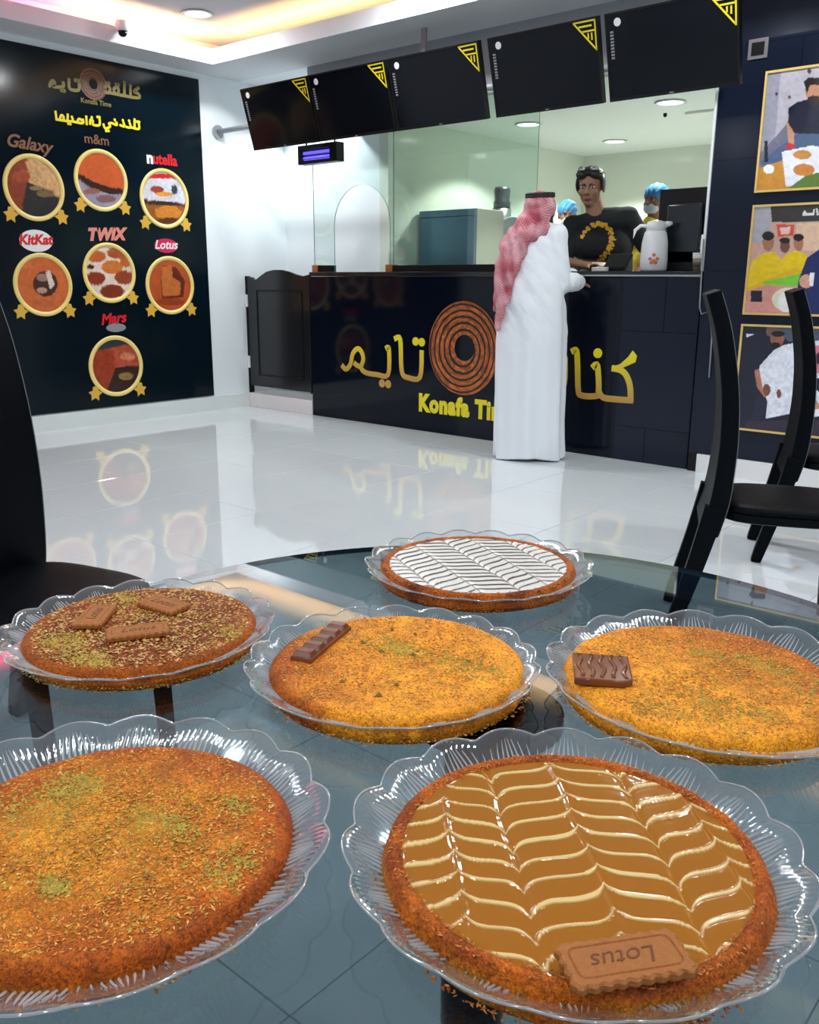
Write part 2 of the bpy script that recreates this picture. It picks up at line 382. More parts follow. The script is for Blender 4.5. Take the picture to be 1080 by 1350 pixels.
tag(MB().box(-3.42, -2.9, 7.35, 7.55, ZK - 0.02, ZK).obj('air_vent', M_wprint, bevel=0.004), 'thin white ceiling air vent beside the sprinkler', 'vent')

# ------------------------------------------------------------------ ceiling fittings
def downlight(x, y, z, label, group=None, r=0.10):
    t = thing('downlight', label, 'light', (x, y, z), world=False, group=group)
    MB().lathe([(r, 0), (r + 0.012, -0.002), (r + 0.02, -0.010), (r - 0.006, -0.012), (r - 0.008, 0)], n=28, cap=False).obj('trim_ring', M_wprint, t, smooth=True)
    MB().lathe([(r - 0.008, -0.003), (r - 0.02, -0.008), (0.001, -0.010)], n=28).obj('diffuser', M_glow, t, smooth=True)
    return t
for i, (x, y) in enumerate(MAIN_LIGHTS):
    if i == 0: downlight(x, y, CEIL, 'round white downlight in the raised ceiling beside the cove corner')
    else: downlight(x, y, CEIL, 'round white downlight in the raised ceiling outside the view', 'downlights of the dining room')
kl = ['kitchen ceiling downlight beside the vertical glass joint', 'small kitchen ceiling downlight farther back, above the cashier', 'large kitchen ceiling downlight under the right end of the televisions']
for i, (x, y) in enumerate(KIT_LIGHTS):
    downlight(x, y, ZK, kl[i] if i < 3 else 'kitchen downlight hidden by the televisions or the black wall', None if i < 3 else 'hidden kitchen downlights', 0.10)
t = thing('security_camera', 'small white dome security camera with black lens by the cove corner', 'camera', (-6.30, 4.06, 2.97), world=False)
MB().lathe([(0.045, 0.02), (0.05, 0.0), (0.05, -0.03), (0.04, -0.045), (0.02, -0.05)], n=24).obj('housing', M_wprint, t, smooth=True)
MB().lathe([(0.034, -0.045), (0.03, -0.07), (0.018, -0.082), (0.002, -0.086)], n=20).obj('lens_dome', M_screen, t, smooth=True)
MB().box(-0.06, 0.0, -0.015, 0.015, 0.0, 0.02).obj('mounting_arm', M_wprint, t)
MB().lathe([(0.014, 0), (0.016, -0.02), (0.006, -0.03)], (-3.566, 7.30, ZK), 12).obj('sprinkler', M_plastic)
tag(bpy.data.objects['sprinkler'], 'tiny dark sprinkler head on the kitchen ceiling', 'sprinkler')

# ------------------------------------------------------------------ menu poster on the left wall
PXF = XL + 0.014
t = thing('menu_poster', 'large glossy black menu poster with seven gold ringed food pictures on the left wall', 'poster', (XL, 3.6, 0.14))
MB().box(XL, PXF, 2.2, 5.02, 0.14, 2.80).obj('backing_panel', M_bpost, t)
def PW(y, z, d=0.0): return (PXF + d, y, z)
meds = [(45, 247.5, 203.6, 292, (150, 62, 30), [('p', [(0, 200), (40, 200), (35, 300), (0, 300)], (140, 55, 25)), ('p', [(34, 205), (70, 215), (90, 262), (60, 258), (38, 240)], (206, 160, 110)), ('p', [(36, 240), (62, 250), (85, 268), (70, 292), (25, 292)], (38, 34, 36)), ('e', 60, 255, 12, 5, (120, 95, 60)), ('e', 48, 248, 9, 3, (150, 120, 80)), ('e', 28, 232, 12, 8, (165, 70, 35)), ('n', .35, .5, 3)]),
        (133.4, 238, 197, 279, (196, 88, 42), [('p', [(90, 225), (103, 232), (120, 243), (145, 252), (170, 252), (170, 290), (90, 290)], (150, 145, 165)), ('p', [(98, 230), (103, 236), (120, 248), (145, 256), (170, 256), (170, 250), (145, 247), (122, 239), (104, 228)], (50, 20, 14)), ('e', 120, 252, 12, 4, (150, 90, 80)), ('e', 140, 262, 14, 5, (130, 90, 90)), ('n', .3, .25, 5)]),
        (217, 262, 223, 302, (205, 205, 215), [('p', [(180, 220), (250, 220), (250, 238), (180, 236)], (225, 215, 220)), ('p', [(195, 229), (236, 229), (236, 236), (195, 235)], (200, 30, 40)), ('p', [(180, 262), (246, 268), (246, 272), (180, 270)], (60, 25, 15)), ('p', [(180, 269), (246, 272), (246, 310), (180, 310)], (150, 85, 30)), ('e', 222, 280, 18, 9, (205, 125, 40)), ('e', 222, 292, 16, 5, (80, 40, 15)), ('e', 207, 250, 9, 5, (150, 60, 40)), ('e', 216, 256, 12, 3, (230, 150, 50)), ('e', 230, 250, 4, 6, (50, 60, 60)), ('n', .4, .3, 8)]),
        (57, 375.5, 333.4, 417.3, (200, 100, 50), [('e', 60, 374, 16, 17, (70, 35, 25)), ('e', 56, 366, 8, 5, (150, 120, 110)), ('e', 55, 383, 7, 4, (180, 140, 120)), ('p', [(60, 358), (66, 356), (72, 376), (66, 382)], (225, 205, 185)), ('e', 36, 350, 7, 4, (215, 115, 60)), ('e', 58, 400, 14, 5, (180, 95, 50)), ('n', .35, .3, 11)]),
        (144.4, 360, 320, 399.6, (225, 205, 190), [('e', 126, 338, 14, 8, (190, 95, 40)), ('e', 155, 333, 14, 8, (170, 80, 35)), ('e', 148, 352, 14, 9, (205, 115, 45)), ('e', 170, 345, 12, 8, (195, 100, 45)), ('e', 126, 367, 13, 9, (140, 50, 25)), ('e', 164, 366, 13, 9, (150, 65, 35)), ('e', 148, 384, 16, 9, (130, 50, 25)), ('e', 118, 352, 6, 3, (60, 25, 20)), ('n', .3, .2, 15)]),
        (224.4, 376.4, 338, 415, (180, 80, 40), [('p', [(214, 350), (232, 352), (244, 370), (242, 392), (214, 394), (212, 372)], (100, 40, 20)), ('p', [(214, 352), (226, 350), (228, 366), (238, 372), (238, 389), (215, 391), (213, 370)], (190, 105, 50)), ('e', 224, 398, 20, 5, (150, 60, 30)), ('n', .3, .25, 17)]),
        (153.3, 482.6, 442, 522.6, (60, 45, 45), [('p', [(110, 460), (140, 460), (180, 450), (195, 470), (150, 530), (110, 530)], (170, 75, 50)), ('p', [(115, 460), (150, 462), (152, 520), (115, 520)], (150, 55, 28)), ('p', [(152, 485), (190, 480), (190, 520), (140, 520)], (50, 30, 22)), ('e', 168, 470, 10, 5, (200, 120, 90)), ('e', 166, 496, 10, 5, (140, 110, 60)), ('p', [(115, 440), (190, 440), (176, 452), (128, 463)], (50, 52, 55)), ('n', .35, .5, 21)])]
def star_ribbon(mb, y, z, s, sgn, mi=0):
    pts = [(-.2, .9), (.45, .75), (.55, .25), (1.15, .1), (.75, -.35), (.8, -1.05), (.2, -.75), (-.3, -1.15), (-.35, -.45), (-.9, -.1), (-.35, .2)]
    mb.prism([(a * sgn, b) for a, b in pts], lambda u, v, w: PW(y + u * s, z + v * s, 0.001 + w), 0.003, mi)
for i, (cx, cy, t0, b0, base, sh) in enumerate(meds):
    c = onx(cx, cy, PXF); r = (onx(cx, t0, PXF)[2] - onx(cx, b0, PXF)[2]) / 2
    rn = 48; ring = MB()
    ring.rings([[PW(c[1] + q * math.cos(2 * PI * j / rn), c[2] + q * math.sin(2 * PI * j / rn), d) for j in range(rn)] for q, d in ((r, 0), (r, .006), (r * .955, .009), (r * .86, .006), (r * .86, 0))], True, False)
    ro = ring.obj('picture_ring', mat('gold_ring_print', (0.86, 0.58, 0.10), 0.35, nscale=1.5, c2=(0.9, 0.78, 0.35)), t, smooth=True)
    for sg in (-1, 1):
        rb = MB(); star_ribbon(rb, c[1] + sg * r * 0.80, c[2] - r * 0.80, r * 0.24, sg); rb.obj('ribbon', M_gold, ro)
    n = 56; rr = np.linspace(0, 1, 30)[:, None] * r * 0.88; th = np.linspace(0, 2 * PI, n + 1)[None, :]
    P = np.stack([np.full((30, n + 1), PXF + 0.003), c[1] + rr * np.cos(th), c[2] + rr * np.sin(th)], -1)
    X, Y = projv(P); grid_art('food_picture', P, paint(X, Y, base, sh), M_art, ro)
def smooth_line(pts, n=4):
    if len(pts) < 3: return [np.array(p, float) for p in pts]
    P = [np.array(p, float) for p in pts]; out = []
    for i in range(len(P) - 1):
        p0, p1, p2, p3 = P[max(i - 1, 0)], P[i], P[i + 1], P[min(i + 2, len(P) - 1)]
        for k in range(n):
            t_ = k / n; out.append(0.5 * (2 * p1 + (p2 - p0) * t_ + (2 * p0 - 5 * p1 + 4 * p2 - p3) * t_ ** 2 + (3 * p1 - p0 - 3 * p2 + p3) * t_ ** 3))
    return out + [P[-1]]
def stroke(mb, pts, wd, fr, depth, mi=0, lift=0.0, curve=True):
    """thick mitred polyline in plane coordinates (u, v)"""
    P = smooth_line(pts) if curve else [np.array(p, float) for p in pts]
    if len(P) == 2:
        d = (P[1] - P[0]) / max(1e-9, np.hypot(*(P[1] - P[0]))); P[0] = P[0] - d * wd * .4; P[1] = P[1] + d * wd * .4
    L_, R_ = [], []
    for i, p in enumerate(P):
        a = P[min(i + 1, len(P) - 1)] - P[max(i - 1, 0)]; a /= max(1e-9, np.hypot(*a)); nrm = np.array([-a[1], a[0]]) * wd / 2
        if len(P) > 2 and i in (0, len(P) - 1): p = p + a * (wd * .3 * (1 if i else -1))
        L_.append(p + nrm); R_.append(p - nrm)
    for i in range(len(P) - 1):
        q = [L_[i], R_[i], R_[i + 1], L_[i + 1]]
        vs = [fr(u, v, 0) for u, v in q] + [fr(u, v, depth + lift) for u, v in q]
        mb.add(vs, [(4, 5, 6, 7), (0, 1, 5, 4), (1, 2, 6, 5), (2, 3, 7, 6), (3, 0, 4, 7)], mi)
def writing(name, plane, strokes, dots, wd, m, parent, ox, oy, k, depth=0.002, dr=None):
    """strokes measured off the print; plane maps a measured point onto the real surface"""
    mb = MB(); ax = plane == 'x'
    def q(p):
        P = onx(ox + p[0] / k, oy + p[1] / k, PXF) if ax else ony(ox + p[0] / k, oy + p[1] / k, YB)
        return (P[1], P[2]) if ax else (P[0], P[2])
    fr = (lambda u, v, w_: (PXF + 0.0008 + w_, u, v)) if ax else (lambda u, v, w_: (u, YB - 0.0008 - w_, v))
    groups = {k_: [] for k_ in range(len(strokes))}
    for d in dots:
        groups[min(groups, key=lambda g_: min(math.hypot(d[0] - p_[0], d[1] - p_[1]) for p_ in smooth_line(strokes[g_])))].append(d)
    for k_, s in enumerate(strokes):
        mb = MB(); stroke(mb, [q(p) for p in s], wd, fr, depth, lift=0.0003 * k_)
        for d in groups[k_]:
            c = q(d); r = dr or wd * 0.62
            mb.prism([(c[0] + r * math.cos(a * PI / 5), c[1] + r * math.sin(a * PI / 5)) for a in range(10)], fr, depth)
        mb.obj(name, m, parent)
K1 = 1080 / 340
M_dimgold = mat('dim_gold_print', (0.16, 0.13, 0.02), 0.4)
writing('arabic_letter', 'x', [[(207, 362), (212, 345), (222, 338), (229, 350), (222, 362), (262, 364), (264, 345)], [(288, 332), (292, 372), (328, 377), (330, 352)],
                              [(440, 366), (448, 358), (460, 370), (455, 388), (440, 386)], [(455, 388), (575, 410), (578, 392), (560, 384), (580, 368)], [(478, 386), (476, 372), (490, 366), (496, 378), (494, 390)], [(520, 345), (520, 396)], [(545, 372), (546, 400)]],
        [(258, 378), (268, 380), (316, 336), (326, 337), (445, 348), (455, 349), (486, 354), (494, 356), (546, 360)], 0.024, M_dimgold, t, 0, 0, K1)
writing('arabic_letter', 'x', [[(232, 468), (236, 500)], [(236, 500), (300, 508), (300, 488)], [(250, 500), (256, 482), (266, 490), (264, 502)], [(282, 506), (283, 480)], [(300, 508), (345, 516), (346, 500)], [(322, 512), (330, 498), (342, 504)], [(360, 488), (362, 520)], [(376, 520), (378, 502), (388, 506), (388, 522), (415, 524), (416, 500)],
                                 [(432, 520), (440, 538), (460, 530), (455, 518), (468, 516), (488, 524), (486, 512)], [(502, 524), (520, 530), (516, 514)], [(528, 532), (546, 534), (542, 516)], [(550, 534), (580, 540), (580, 520)], [(562, 536), (562, 500)]],
        [(286, 518), (294, 519), (384, 492), (408, 490), (416, 491), (444, 548), (454, 548), (480, 502), (514, 504), (540, 506), (574, 510), (582, 511)], 0.018, M_yel, t, 0, 0, K1)
def coil_colors(RR, TH, seed=0, turns=8.0):
    ph = RR * turns + TH / (2 * PI) + 0.35 * np.sin(TH + 0.6)
    s = np.abs((ph % 1) - 0.5) * 2
    b = np.clip((s - 0.12 - .22 * fbm(TH * 2 + 9, RR * 6, seed + 4)) / 0.22, 0, 1)[..., None]
    g = fbm(TH * 9, RR * 30, seed)[..., None]
    c = lin(206, 112, 48) * (0.10 + 1.5 * g ** 1.5)
    return b * c + (1 - b) * lin(18, 8, 4)
c = onx(390 / K1, 352 / K1, PXF); r = 0.115; rr = np.linspace(.32, 1, 16)[:, None] * r; th = np.linspace(0, 2 * PI, 49)[None, :]
P = np.stack([np.full((16, 49), PXF + 0.002), c[1] + rr * np.cos(th), c[2] + rr * np.sin(th)], -1)
grid_art('coil_emblem', P, coil_colors(rr / r + 0 * th, th + 0 * rr, 2, 5) * 0.35, M_artm, t)
RXP = Matrix(((0, 0, 1, 0), (1, 0, 0, 0), (0, 1, 0, 0), (0, 0, 0, 1)))      # text plane: x -> +Y, y -> +Z, facing +X
def ptext(body, px, py, size, m, name, rot=0.0, **k):
    c = onx(px, py, PXF + 0.003)
    return text_mesh(body, size, m, Matrix.Translation(c) @ RXP @ Matrix.Rotation(rot, 4, 'Z'), name, t, depth=0.001, align='CENTER', **k)
ptext('Konafa Time', 127, 138, 0.05, M_dimgold, 'emblem_caption', offset=0.001)
ptext('Galaxy', 38, 197, 0.125, M_brown, 'galaxy_name', -0.06, shear=0.3, offset=0.003)
ptext('m&m', 128, 190, 0.10, M_brown, 'mm_name', offset=0.001)
ptext('n', 198, 215, 0.125, M_wprint, 'nutella_first_letter', offset=0.006)
ptext('utella', 218, 217, 0.118, M_red, 'nutella_name', offset=0.004, sx=0.92)
def pill(px, py, ry, rz, m, d=0.002):
    c = onx(px, py, PXF); mb = MB(); mb.prism([(c[1] + ry * math.cos(a * PI / 16), c[2] + rz * math.sin(a * PI / 16)) for a in range(32)], lambda u, v, w_: (PXF + 0.0005 + w_, u, v), d); return mb
pl = pill(47.5, 317.5, 0.13, 0.08, M_wprint).obj('name_badge', M_wprint, t)
ptext('KitKat', 47.5, 322, 0.10, M_red, 'kitkat_name', 0.03, offset=0.004, shear=0.2)
ptext('TWIX', 140, 316, 0.125, mat('twix_print', (0.75, 0.25, 0.2), 0.4), 'twix_name', 0.05, offset=0.008, shear=0.3)
pill(219, 324, 0.115, 0.058, M_pinkred).obj('name_badge', M_pinkred, t)
ptext('Lotus', 219, 328, 0.10, M_wprint, 'lotus_name', 0.02, offset=0.002, shear=0.3)
ptext('Mars', 150, 426, 0.115, M_red, 'mars_name', 0.08, offset=0.004, shear=0.3)
pill(153, 432, 0.09, 0.035, M_gprint).obj('grey_caption', M_gprint, t)

# ------------------------------------------------------------------ televisions and their pipe
vv = Vector((0, -0.12, 0.428)).normalized(); nn = Vector((0, -0.428, -0.12)).normalized()
TW, TH_ = 0.745, 0.445
def TF(u, v, w_): return Vector((u, 0, 0)) + vv * v + nn * w_        # w_: out of the screen
def tvbox(mb, u0, u1, v0, v1, w0, w1, mi=0):
    vs = [TF(u, v, w_) for w_ in (w0, w1) for u, v in ((u0, v0), (u1, v0), (u1, v1), (u0, v1))]
    return mb.add(vs, [(0, 3, 2, 1), (4, 5, 6, 7), (0, 1, 5, 4), (1, 2, 6, 5), (2, 3, 7, 6), (3, 0, 4, 7)], mi)
def make_tv():
    t = thing('television', '', 'television', world=False)
    mb = MB(); tvbox(mb, 0, TW, 0, TH_, -0.035, 0.0); tvbox(mb, 0.12, TW - 0.12, 0.05, TH_ - 0.08, -0.07, -0.035)
    for (a, b, c_, d) in ((0, TW, 0, 0.018), (0, TW, TH_ - 0.01, TH_), (0, 0.01, 0.018, TH_ - 0.01), (TW - 0.01, TW, 0.018, TH_ - 0.01)): tvbox(mb, a, b, c_, d, 0, 0.004)
    mb.obj('housing', M_plastic, t)
    tvbox(MB(), 0.0105, TW - 0.0105, 0.0185, TH_ - 0.0105, 0.0, 0.002).obj('screen', M_screen, t)
    d = MB(); d.prism([(0.075 + 0.021 * math.cos(a * PI / 12), TH_ - 0.05 + 0.021 * math.sin(a * PI / 12)) for a in range(24)], lambda u, v, w_: TF(u, v, 0.0022 + w_), 0.001)
    d.obj('round_sticker', mat('white_sticker', (0.8, 0.8, 0.82), 0.4), t)
    s = MB()
    for q in range(9): tvbox(s, 0.028, 0.048, TH_ - 0.10 - q * 0.016, TH_ - 0.09 - q * 0.016, 0.0022, 0.003)
    s.obj('spec_strip', M_gprint, t)
    y = MB(); fr = lambda u, v, w_: TF(u, v, 0.0022 + w_)
    A, B, C_ = (TW - 0.15, TH_ - 0.016), (TW - 0.016, TH_ - 0.016), (TW - 0.016, TH_ - 0.165)
    for p, q in ((A, B), (B, C_), (C_, A), ((TW - 0.105, TH_ - 0.066), (TW - 0.018, TH_ - 0.066))): stroke(y, [p, q], 0.009, fr, 0.001)
    stroke(y, [(TW - 0.115, TH_ - 0.04), (TW - 0.04, TH_ - 0.04)], 0.010, fr, 0.001); stroke(y, [(TW - 0.062, TH_ - 0.08), (TW - 0.062, TH_ - 0.10)], 0.009, fr, 0.001); stroke(y, [(TW - 0.04, TH_ - 0.08), (TW - 0.04, TH_ - 0.11)], 0.009, fr, 0.001)
    y.obj('yellow_triangle_sticker', M_yel, t)
    tvbox(MB(), TW / 2 - 0.012, TW / 2 + 0.012, 0.005, 0.012, 0.004, 0.005).obj('maker_mark', M_gprint, t)
    b = MB(); tvbox(b, 0.3, 0.44, 0.12, 0.32, -0.085, -0.07); b.box(0.34, 0.40, 0.02, 0.276, 0.235, 0.275); b.obj('bracket', M_plastic, t)
    return t
TVX = [-5.87, -5.112, -4.342, -3.525, -2.735]
tv0 = make_tv(); tvl = ['wall television at the far left end of the hanging row', 'second hanging television from the left, above the purple insect lamp', 'middle television of the hanging row of five',
                        'fourth hanging television, above the glass edge and the customer', 'rightmost hanging television, in front of the black wall']
for i, x in enumerate(TVX):
    o = tv0 if i == 0 else copy_tree(tv0); o.location = (x, 4.90, 2.157); o['label'] = 'black switched off ' + tvl[i]; o['group'] = 'televisions hung above the counter'
t = thing('television_pipe', 'grey horizontal steel pipe that carries the five televisions from the left wall', 'pipe', (XL, 5.20, 2.41))
MB().tube([(XL + 0.005, 5.20, 2.41), (-2.25, 5.20, 2.41)], 0.022, 12).obj('pipe', M_grayp, t, smooth=True)
MB().tube([(XL, 5.20, 2.41), (XL + 0.02, 5.20, 2.41)], 0.055, 16).obj('wall_flange', M_grayp, t)
for x in (-4.36,): MB().box(x - 0.02, x + 0.02, 5.17, 5.19, 2.37, SOFF).obj('hanger', M_grayp, t)
t = thing('insect_killer', 'small black insect killer lamp with purple tubes below the first television gap', 'lamp', (-5.45, 5.2, 2.1))
mb = MB(); mb.box(-5.66, -5.22, 5.17, 5.25, 2.17, 2.20); mb.box(-5.66, -5.22, 5.17, 5.25, 2.06, 2.085); mb.box(-5.66, -5.63, 5.17, 5.25, 2.085, 2.17); mb.box(-5.30, -5.22, 5.17, 5.25, 2.085, 2.17); mb.box(-5.63, -5.30, 5.235, 5.25, 2.085, 2.17)
mb.obj('housing', M_plastic, t)
mp = mat('purple_tube', (0.1, 0.05, 0.9), 0.4, emit=(0.16, 0.13, 0.95), estr=1.1)
for z in (2.107, 2.145): MB().tube([(-5.63, 5.21, z), (-5.30, 5.21, z)], 0.014, 10).obj('tube', mp, t, smooth=True)
for z in (2.095, 2.127, 2.16): MB().box(-5.63, -5.30, 5.168, 5.171, z - 0.002, z + 0.002).obj('guard_bar', M_plastic, t)
for x in (-5.6, -5.28): MB().box(x, x + 0.01, 5.2, 5.21, 2.2, 2.39).obj('hanger', M_plastic, t)

# ------------------------------------------------------------------ counter
t = thing('service_counter', 'long glossy black service counter with gold lettering and a coiled pastry emblem', 'counter', (-4.1, YB, 0))
MB().box(-5.84, -2.334, YB, 5.955, 0.0, 1.198).obj('body', M_black, t, bevel=0.003)
MB().box(-5.84, -2.334, YB - 0.012, 5.958, 1.20, 1.235).obj('worktop', mat('black_granite', (0.012, 0.014, 0.018), 0.12), t, bevel=0.004)
MB().box(-3.3, -2.334, YB - 0.016, YB - 0.011, 1.203, 1.213).obj('edge_strip', M_metal, t)
for x0, x1, z0, z1 in ((-2.86, -2.565, 0.86, 1.195), (-2.56, -2.336, 0.86, 1.195), (-2.86, -2.336, 0.235, 0.855), (-2.86, -2.64, 0.002, 0.23), (-2.635, -2.336, 0.002, 0.23)):
    MB().box(x0, x1, YB - 0.004, YB, z0, z1).obj('tile', M_navy, t)
def gold_grad():
    m = mat('yellow_to_gold_lettering', rough=0.4); nt = m.node_tree; N = nt.nodes.new; L = nt.links.new; p = nt.nodes['Principled BSDF']
    g = N('ShaderNodeTexCoord'); s = N('ShaderNodeSeparateXYZ'); r = N('ShaderNodeMapRange'); r.inputs[1].default_value = 0.40; r.inputs[2].default_value = 0.72
    cr = N('ShaderNodeValToRGB'); cr.color_ramp.elements[0].color = (0.50, 0.28, 0.06, 1); cr.color_ramp.elements[1].color = (0.86, 0.74, 0.01, 1)
    L(g.outputs['Object'], s.inputs[0]); L(s.outputs[2], r.inputs[0]); L(r.outputs[0], cr.inputs[0]); L(cr.outputs[0], p.inputs['Base Color']); return m
M_gg = gold_grad()
writing('arabic_letter', 'y', [[(432, 405), (445, 417), (462, 398), (470, 360), (488, 340), (503, 352), (510, 380), (502, 412), (520, 430), (560, 437), (603, 437), (606, 342), (597, 338)], [(503, 410), (486, 402), (478, 396)],
                                  [(630, 302), (648, 304), (652, 400), (658, 436), (676, 448), (722, 448), (729, 352)]], [(580, 470), (603, 473), (706, 313), (729, 316)], 0.042, M_gg, t, 300, 340, 1080 / 380, 0.004, 0.034)
writing('arabic_letter', 'y', [[(65, 518), (86, 516), (92, 600), (96, 735), (115, 765), (190, 768), (210, 745), (203, 600), (180, 605)], [(210, 740), (235, 776), (310, 786), (392, 792)], [(388, 790), (385, 715), (365, 655), (335, 625), (292, 614)],
                                   [(22, 560), (18, 700), (-30, 760), (-110, 755)], [(-110, 755), (-112, 690), (-80, 660), (-60, 700), (-75, 745)], [(-110, 755), (-200, 745), (-205, 660), (-240, 640), (-262, 690), (-205, 700)]],
        [(205, 530), (-90, 610), (-60, 612), (-225, 590), (-200, 592)], 0.042, M_gg, t, 740, 340, 928 / 220, 0.004, 0.034)
mb = MB(); q = lambda a, b: (lambda P: (P[0], P[2]))(ony(740 + a / (928 / 220), 340 + b / (928 / 220), YB))
mb.prism([q(280, 606), (q(330, 590)), q(375, 550), q(400, 514), q(424, 545), q(415, 580), q(370, 600), q(320, 622), q(285, 628)], lambda u, v, w_: (u, YB - 0.0008 - w_, v), 0.004); mb.obj('letter_stroke', M_gg, t)
RYP = Matrix(((1, 0, 0, 0), (0, 0, -1, 0), (0, 1, 0, 0), (0, 0, 0, 1)))
M_ylet = mat('yellow_lettering', (0.82, 0.70, 0.01), 0.4)
text_mesh('Konafa Time', 0.185, M_ylet, Matrix.Translation((-4.60, YB - 0.003, 0.165)) @ RYP, 'latin_name', t, depth=0.002, offset=0.011, space=1.12, sx=0.87)
c = np.array([-4.165, 0.672]); rx, rz = 0.335, 0.350; n = 120
rr = np.linspace(.28, 1, 90)[:, None]; th = np.linspace(0, 2 * PI, n + 1)[None, :]
ccx = c[0] + 0.0 * rr + (1 - rr) * 0.02; P = np.stack([ccx + rr * rx * np.cos(th), np.full((90, n + 1), YB - 0.003), c[1] + rr * rz * np.sin(th) + (1 - rr) * 0.01], -1)
grid_art('coil_emblem', P, coil_colors(rr ** 1.25 + 0 * th, th + 0 * rr, 5, 6.5), M_artm, t)

# gate on the step
t = thing('swing_gate', 'black wooden swing gate with a curved top between left wall and counter', 'gate', (-6.3, YB, 0.13))
gp = [(-6.70, 0.20), (-5.86, 0.20), (-5.86, 1.215), (-5.94, 1.20), (-6.02, 1.215), (-6.12, 1.24), (-6.22, 1.255), (-6.32, 1.255), (-6.42, 1.24), (-6.50, 1.205), (-6.56, 1.175), (-6.60, 1.165), (-6.63, 1.19), (-6.70, 1.195)]
MB().prism(gp, lambda u, v, w_: (u, YB + 0.035 - w_, v), 0.03).obj('door_leaf', mat('black_lacquered_wood', (0.01, 0.01, 0.012), 0.22), t, bevel=0.003)
for a in ((-6.57, -5.95, 0.30, 0.315), (-6.57, -5.95, 1.065, 1.08), (-6.57, -6.555, 0.315, 1.065), (-5.965, -5.95, 0.315, 1.065)): MB().box(a[0], a[1], YB - 0.001, YB + 0.005, a[2], a[3]).obj('moulding', M_plastic, t)
MB().box(-6.718, -6.70, YB, YB + 0.05, 0.13, 1.2).obj('hinge_post', M_plastic, t)
for z in (0.42, 0.98): MB().box(-6.712, -6.69, YB - 0.012, YB + 0.004, z - 0.055, z + 0.055).obj('hinge', M_wprint, t)
MB().box(-6.60, -5.86, YB - 0.004, YB + 0.04, 0.185, 0.20).obj('bottom_strip', M_metal, t)

# glass screen on the counter
t = thing('glass_screen', 'clear glass screen with an arched serving hole standing on the counter', 'screen', (-4.7, YB + 0.06, 1.235))
yg = YB + 0.06
arch = [(-5.593, 1.236)] + [(-5.278 - 0.315 * math.cos(a * PI / 24), 1.60 + 0.315 * math.sin(a * PI / 24)) for a in range(25)] + [(-4.963, 1.236)]
def pane(poly, name, m):
    n = len(poly); me = MB()
    me.add([(u, yg - 0.004, v) for u, v in poly], [tuple(range(n))], 0); me.add([(u, yg + 0.004, v) for u, v in poly], [tuple(reversed(range(n)))], 0)
    me.add([(u, yg + s, v) for s in (-0.004, 0.004) for u, v in poly], [(i, n + i, n + (i + 1) % n, (i + 1) % n) for i in range(n)], 1)
    mesh = bpy.data.meshes.new(name); mesh.from_pydata(me.v, [], me.f); mesh.materials.append(m); mesh.materials.append(M_gedge); mesh.polygons.foreach_set('material_index', me.mi)
    return link(name, mesh, t)
pane([(-5.84, 1.236)] + arch + [(-4.93, 1.236), (-4.93, 2.438), (-5.84, 2.438)], 'arched_pane', M_glass1)
pane([(-4.925, 1.236), (-3.60, 1.236), (-3.60, 2.438), (-4.925, 2.438)], 'plain_pane', M_glass2)
MB().box(-5.80, -5.61, yg - 0.03, yg + 0.03, 1.2355, 1.29).obj('base_channel', M_plastic, t)
MB().box(-4.95, -3.72, yg - 0.03, yg + 0.03, 1.2355, 1.285).obj('base_channel', M_plastic, t)
mo = mat('orange_brown_cap', (0.40, 0.13, 0.04), 0.4)
for x in (-5.84, -4.985): MB().box(x, x + 0.07, yg - 0.034, yg + 0.034, 1.2355, 1.292).obj('end_cap', mo, t)

# ------------------------------------------------------------------ things on the counter
ZC = 1.2355
o = thing('thermos_flask', 'white thermos flask with a looped handle and small orange flowers on the counter', 'flask', tuple(ony(861, 357, 5.62)[:2]) + (ZC,), 0.58, world=False); o.scale = (1.30, 1.30, 1.2)
MB().lathe([(0.062, 0), (0.066, 0.01), (0.068, 0.06), (0.064, 0.15), (0.055, 0.20), (0.045, 0.215)], n=36).obj('body', mat('white_enamel', (0.8, 0.82, 0.84), 0.25), o, smooth=True)
MB().lathe([(0.047, 0.213), (0.048, 0.24), (0.042, 0.258), (0.015, 0.266)], n=30).obj('lid', M_wprint, o, smooth=True)
MB().tube([(0.03, 0, 0.24), (0.062, 0, 0.248), (0.078, 0, 0.252)], [0.02, 0.014, 0.008], 10).obj('spout', M_wprint, o, smooth=True)
MB().tube([(-0.035, 0, 0.235), (-0.075, 0, 0.238), (-0.10, 0, 0.215), (-0.108, 0, 0.17), (-0.10, 0, 0.12), (-0.08, 0, 0.085), (-0.06, 0, 0.075)], 0.009, 8).obj('handle', M_wprint, o, smooth=True)
mb = MB()
for a, z in ((-1.7, .055), (-1.45, .065), (-1.95, .065), (-1.7, .085), (-1.55, .045), (-1.85, .045)):
    c = Vector((0.0695 * math.cos(a), 0.0695 * math.sin(a), z)); ell(mb, c, (0.009, 0.002, 0.009), Matrix.Rotation(a + PI / 2, 3, 'Z'))
mb.obj('flower_print', mat('orange_flower_print', (0.65, 0.18, 0.08), 0.5), o)
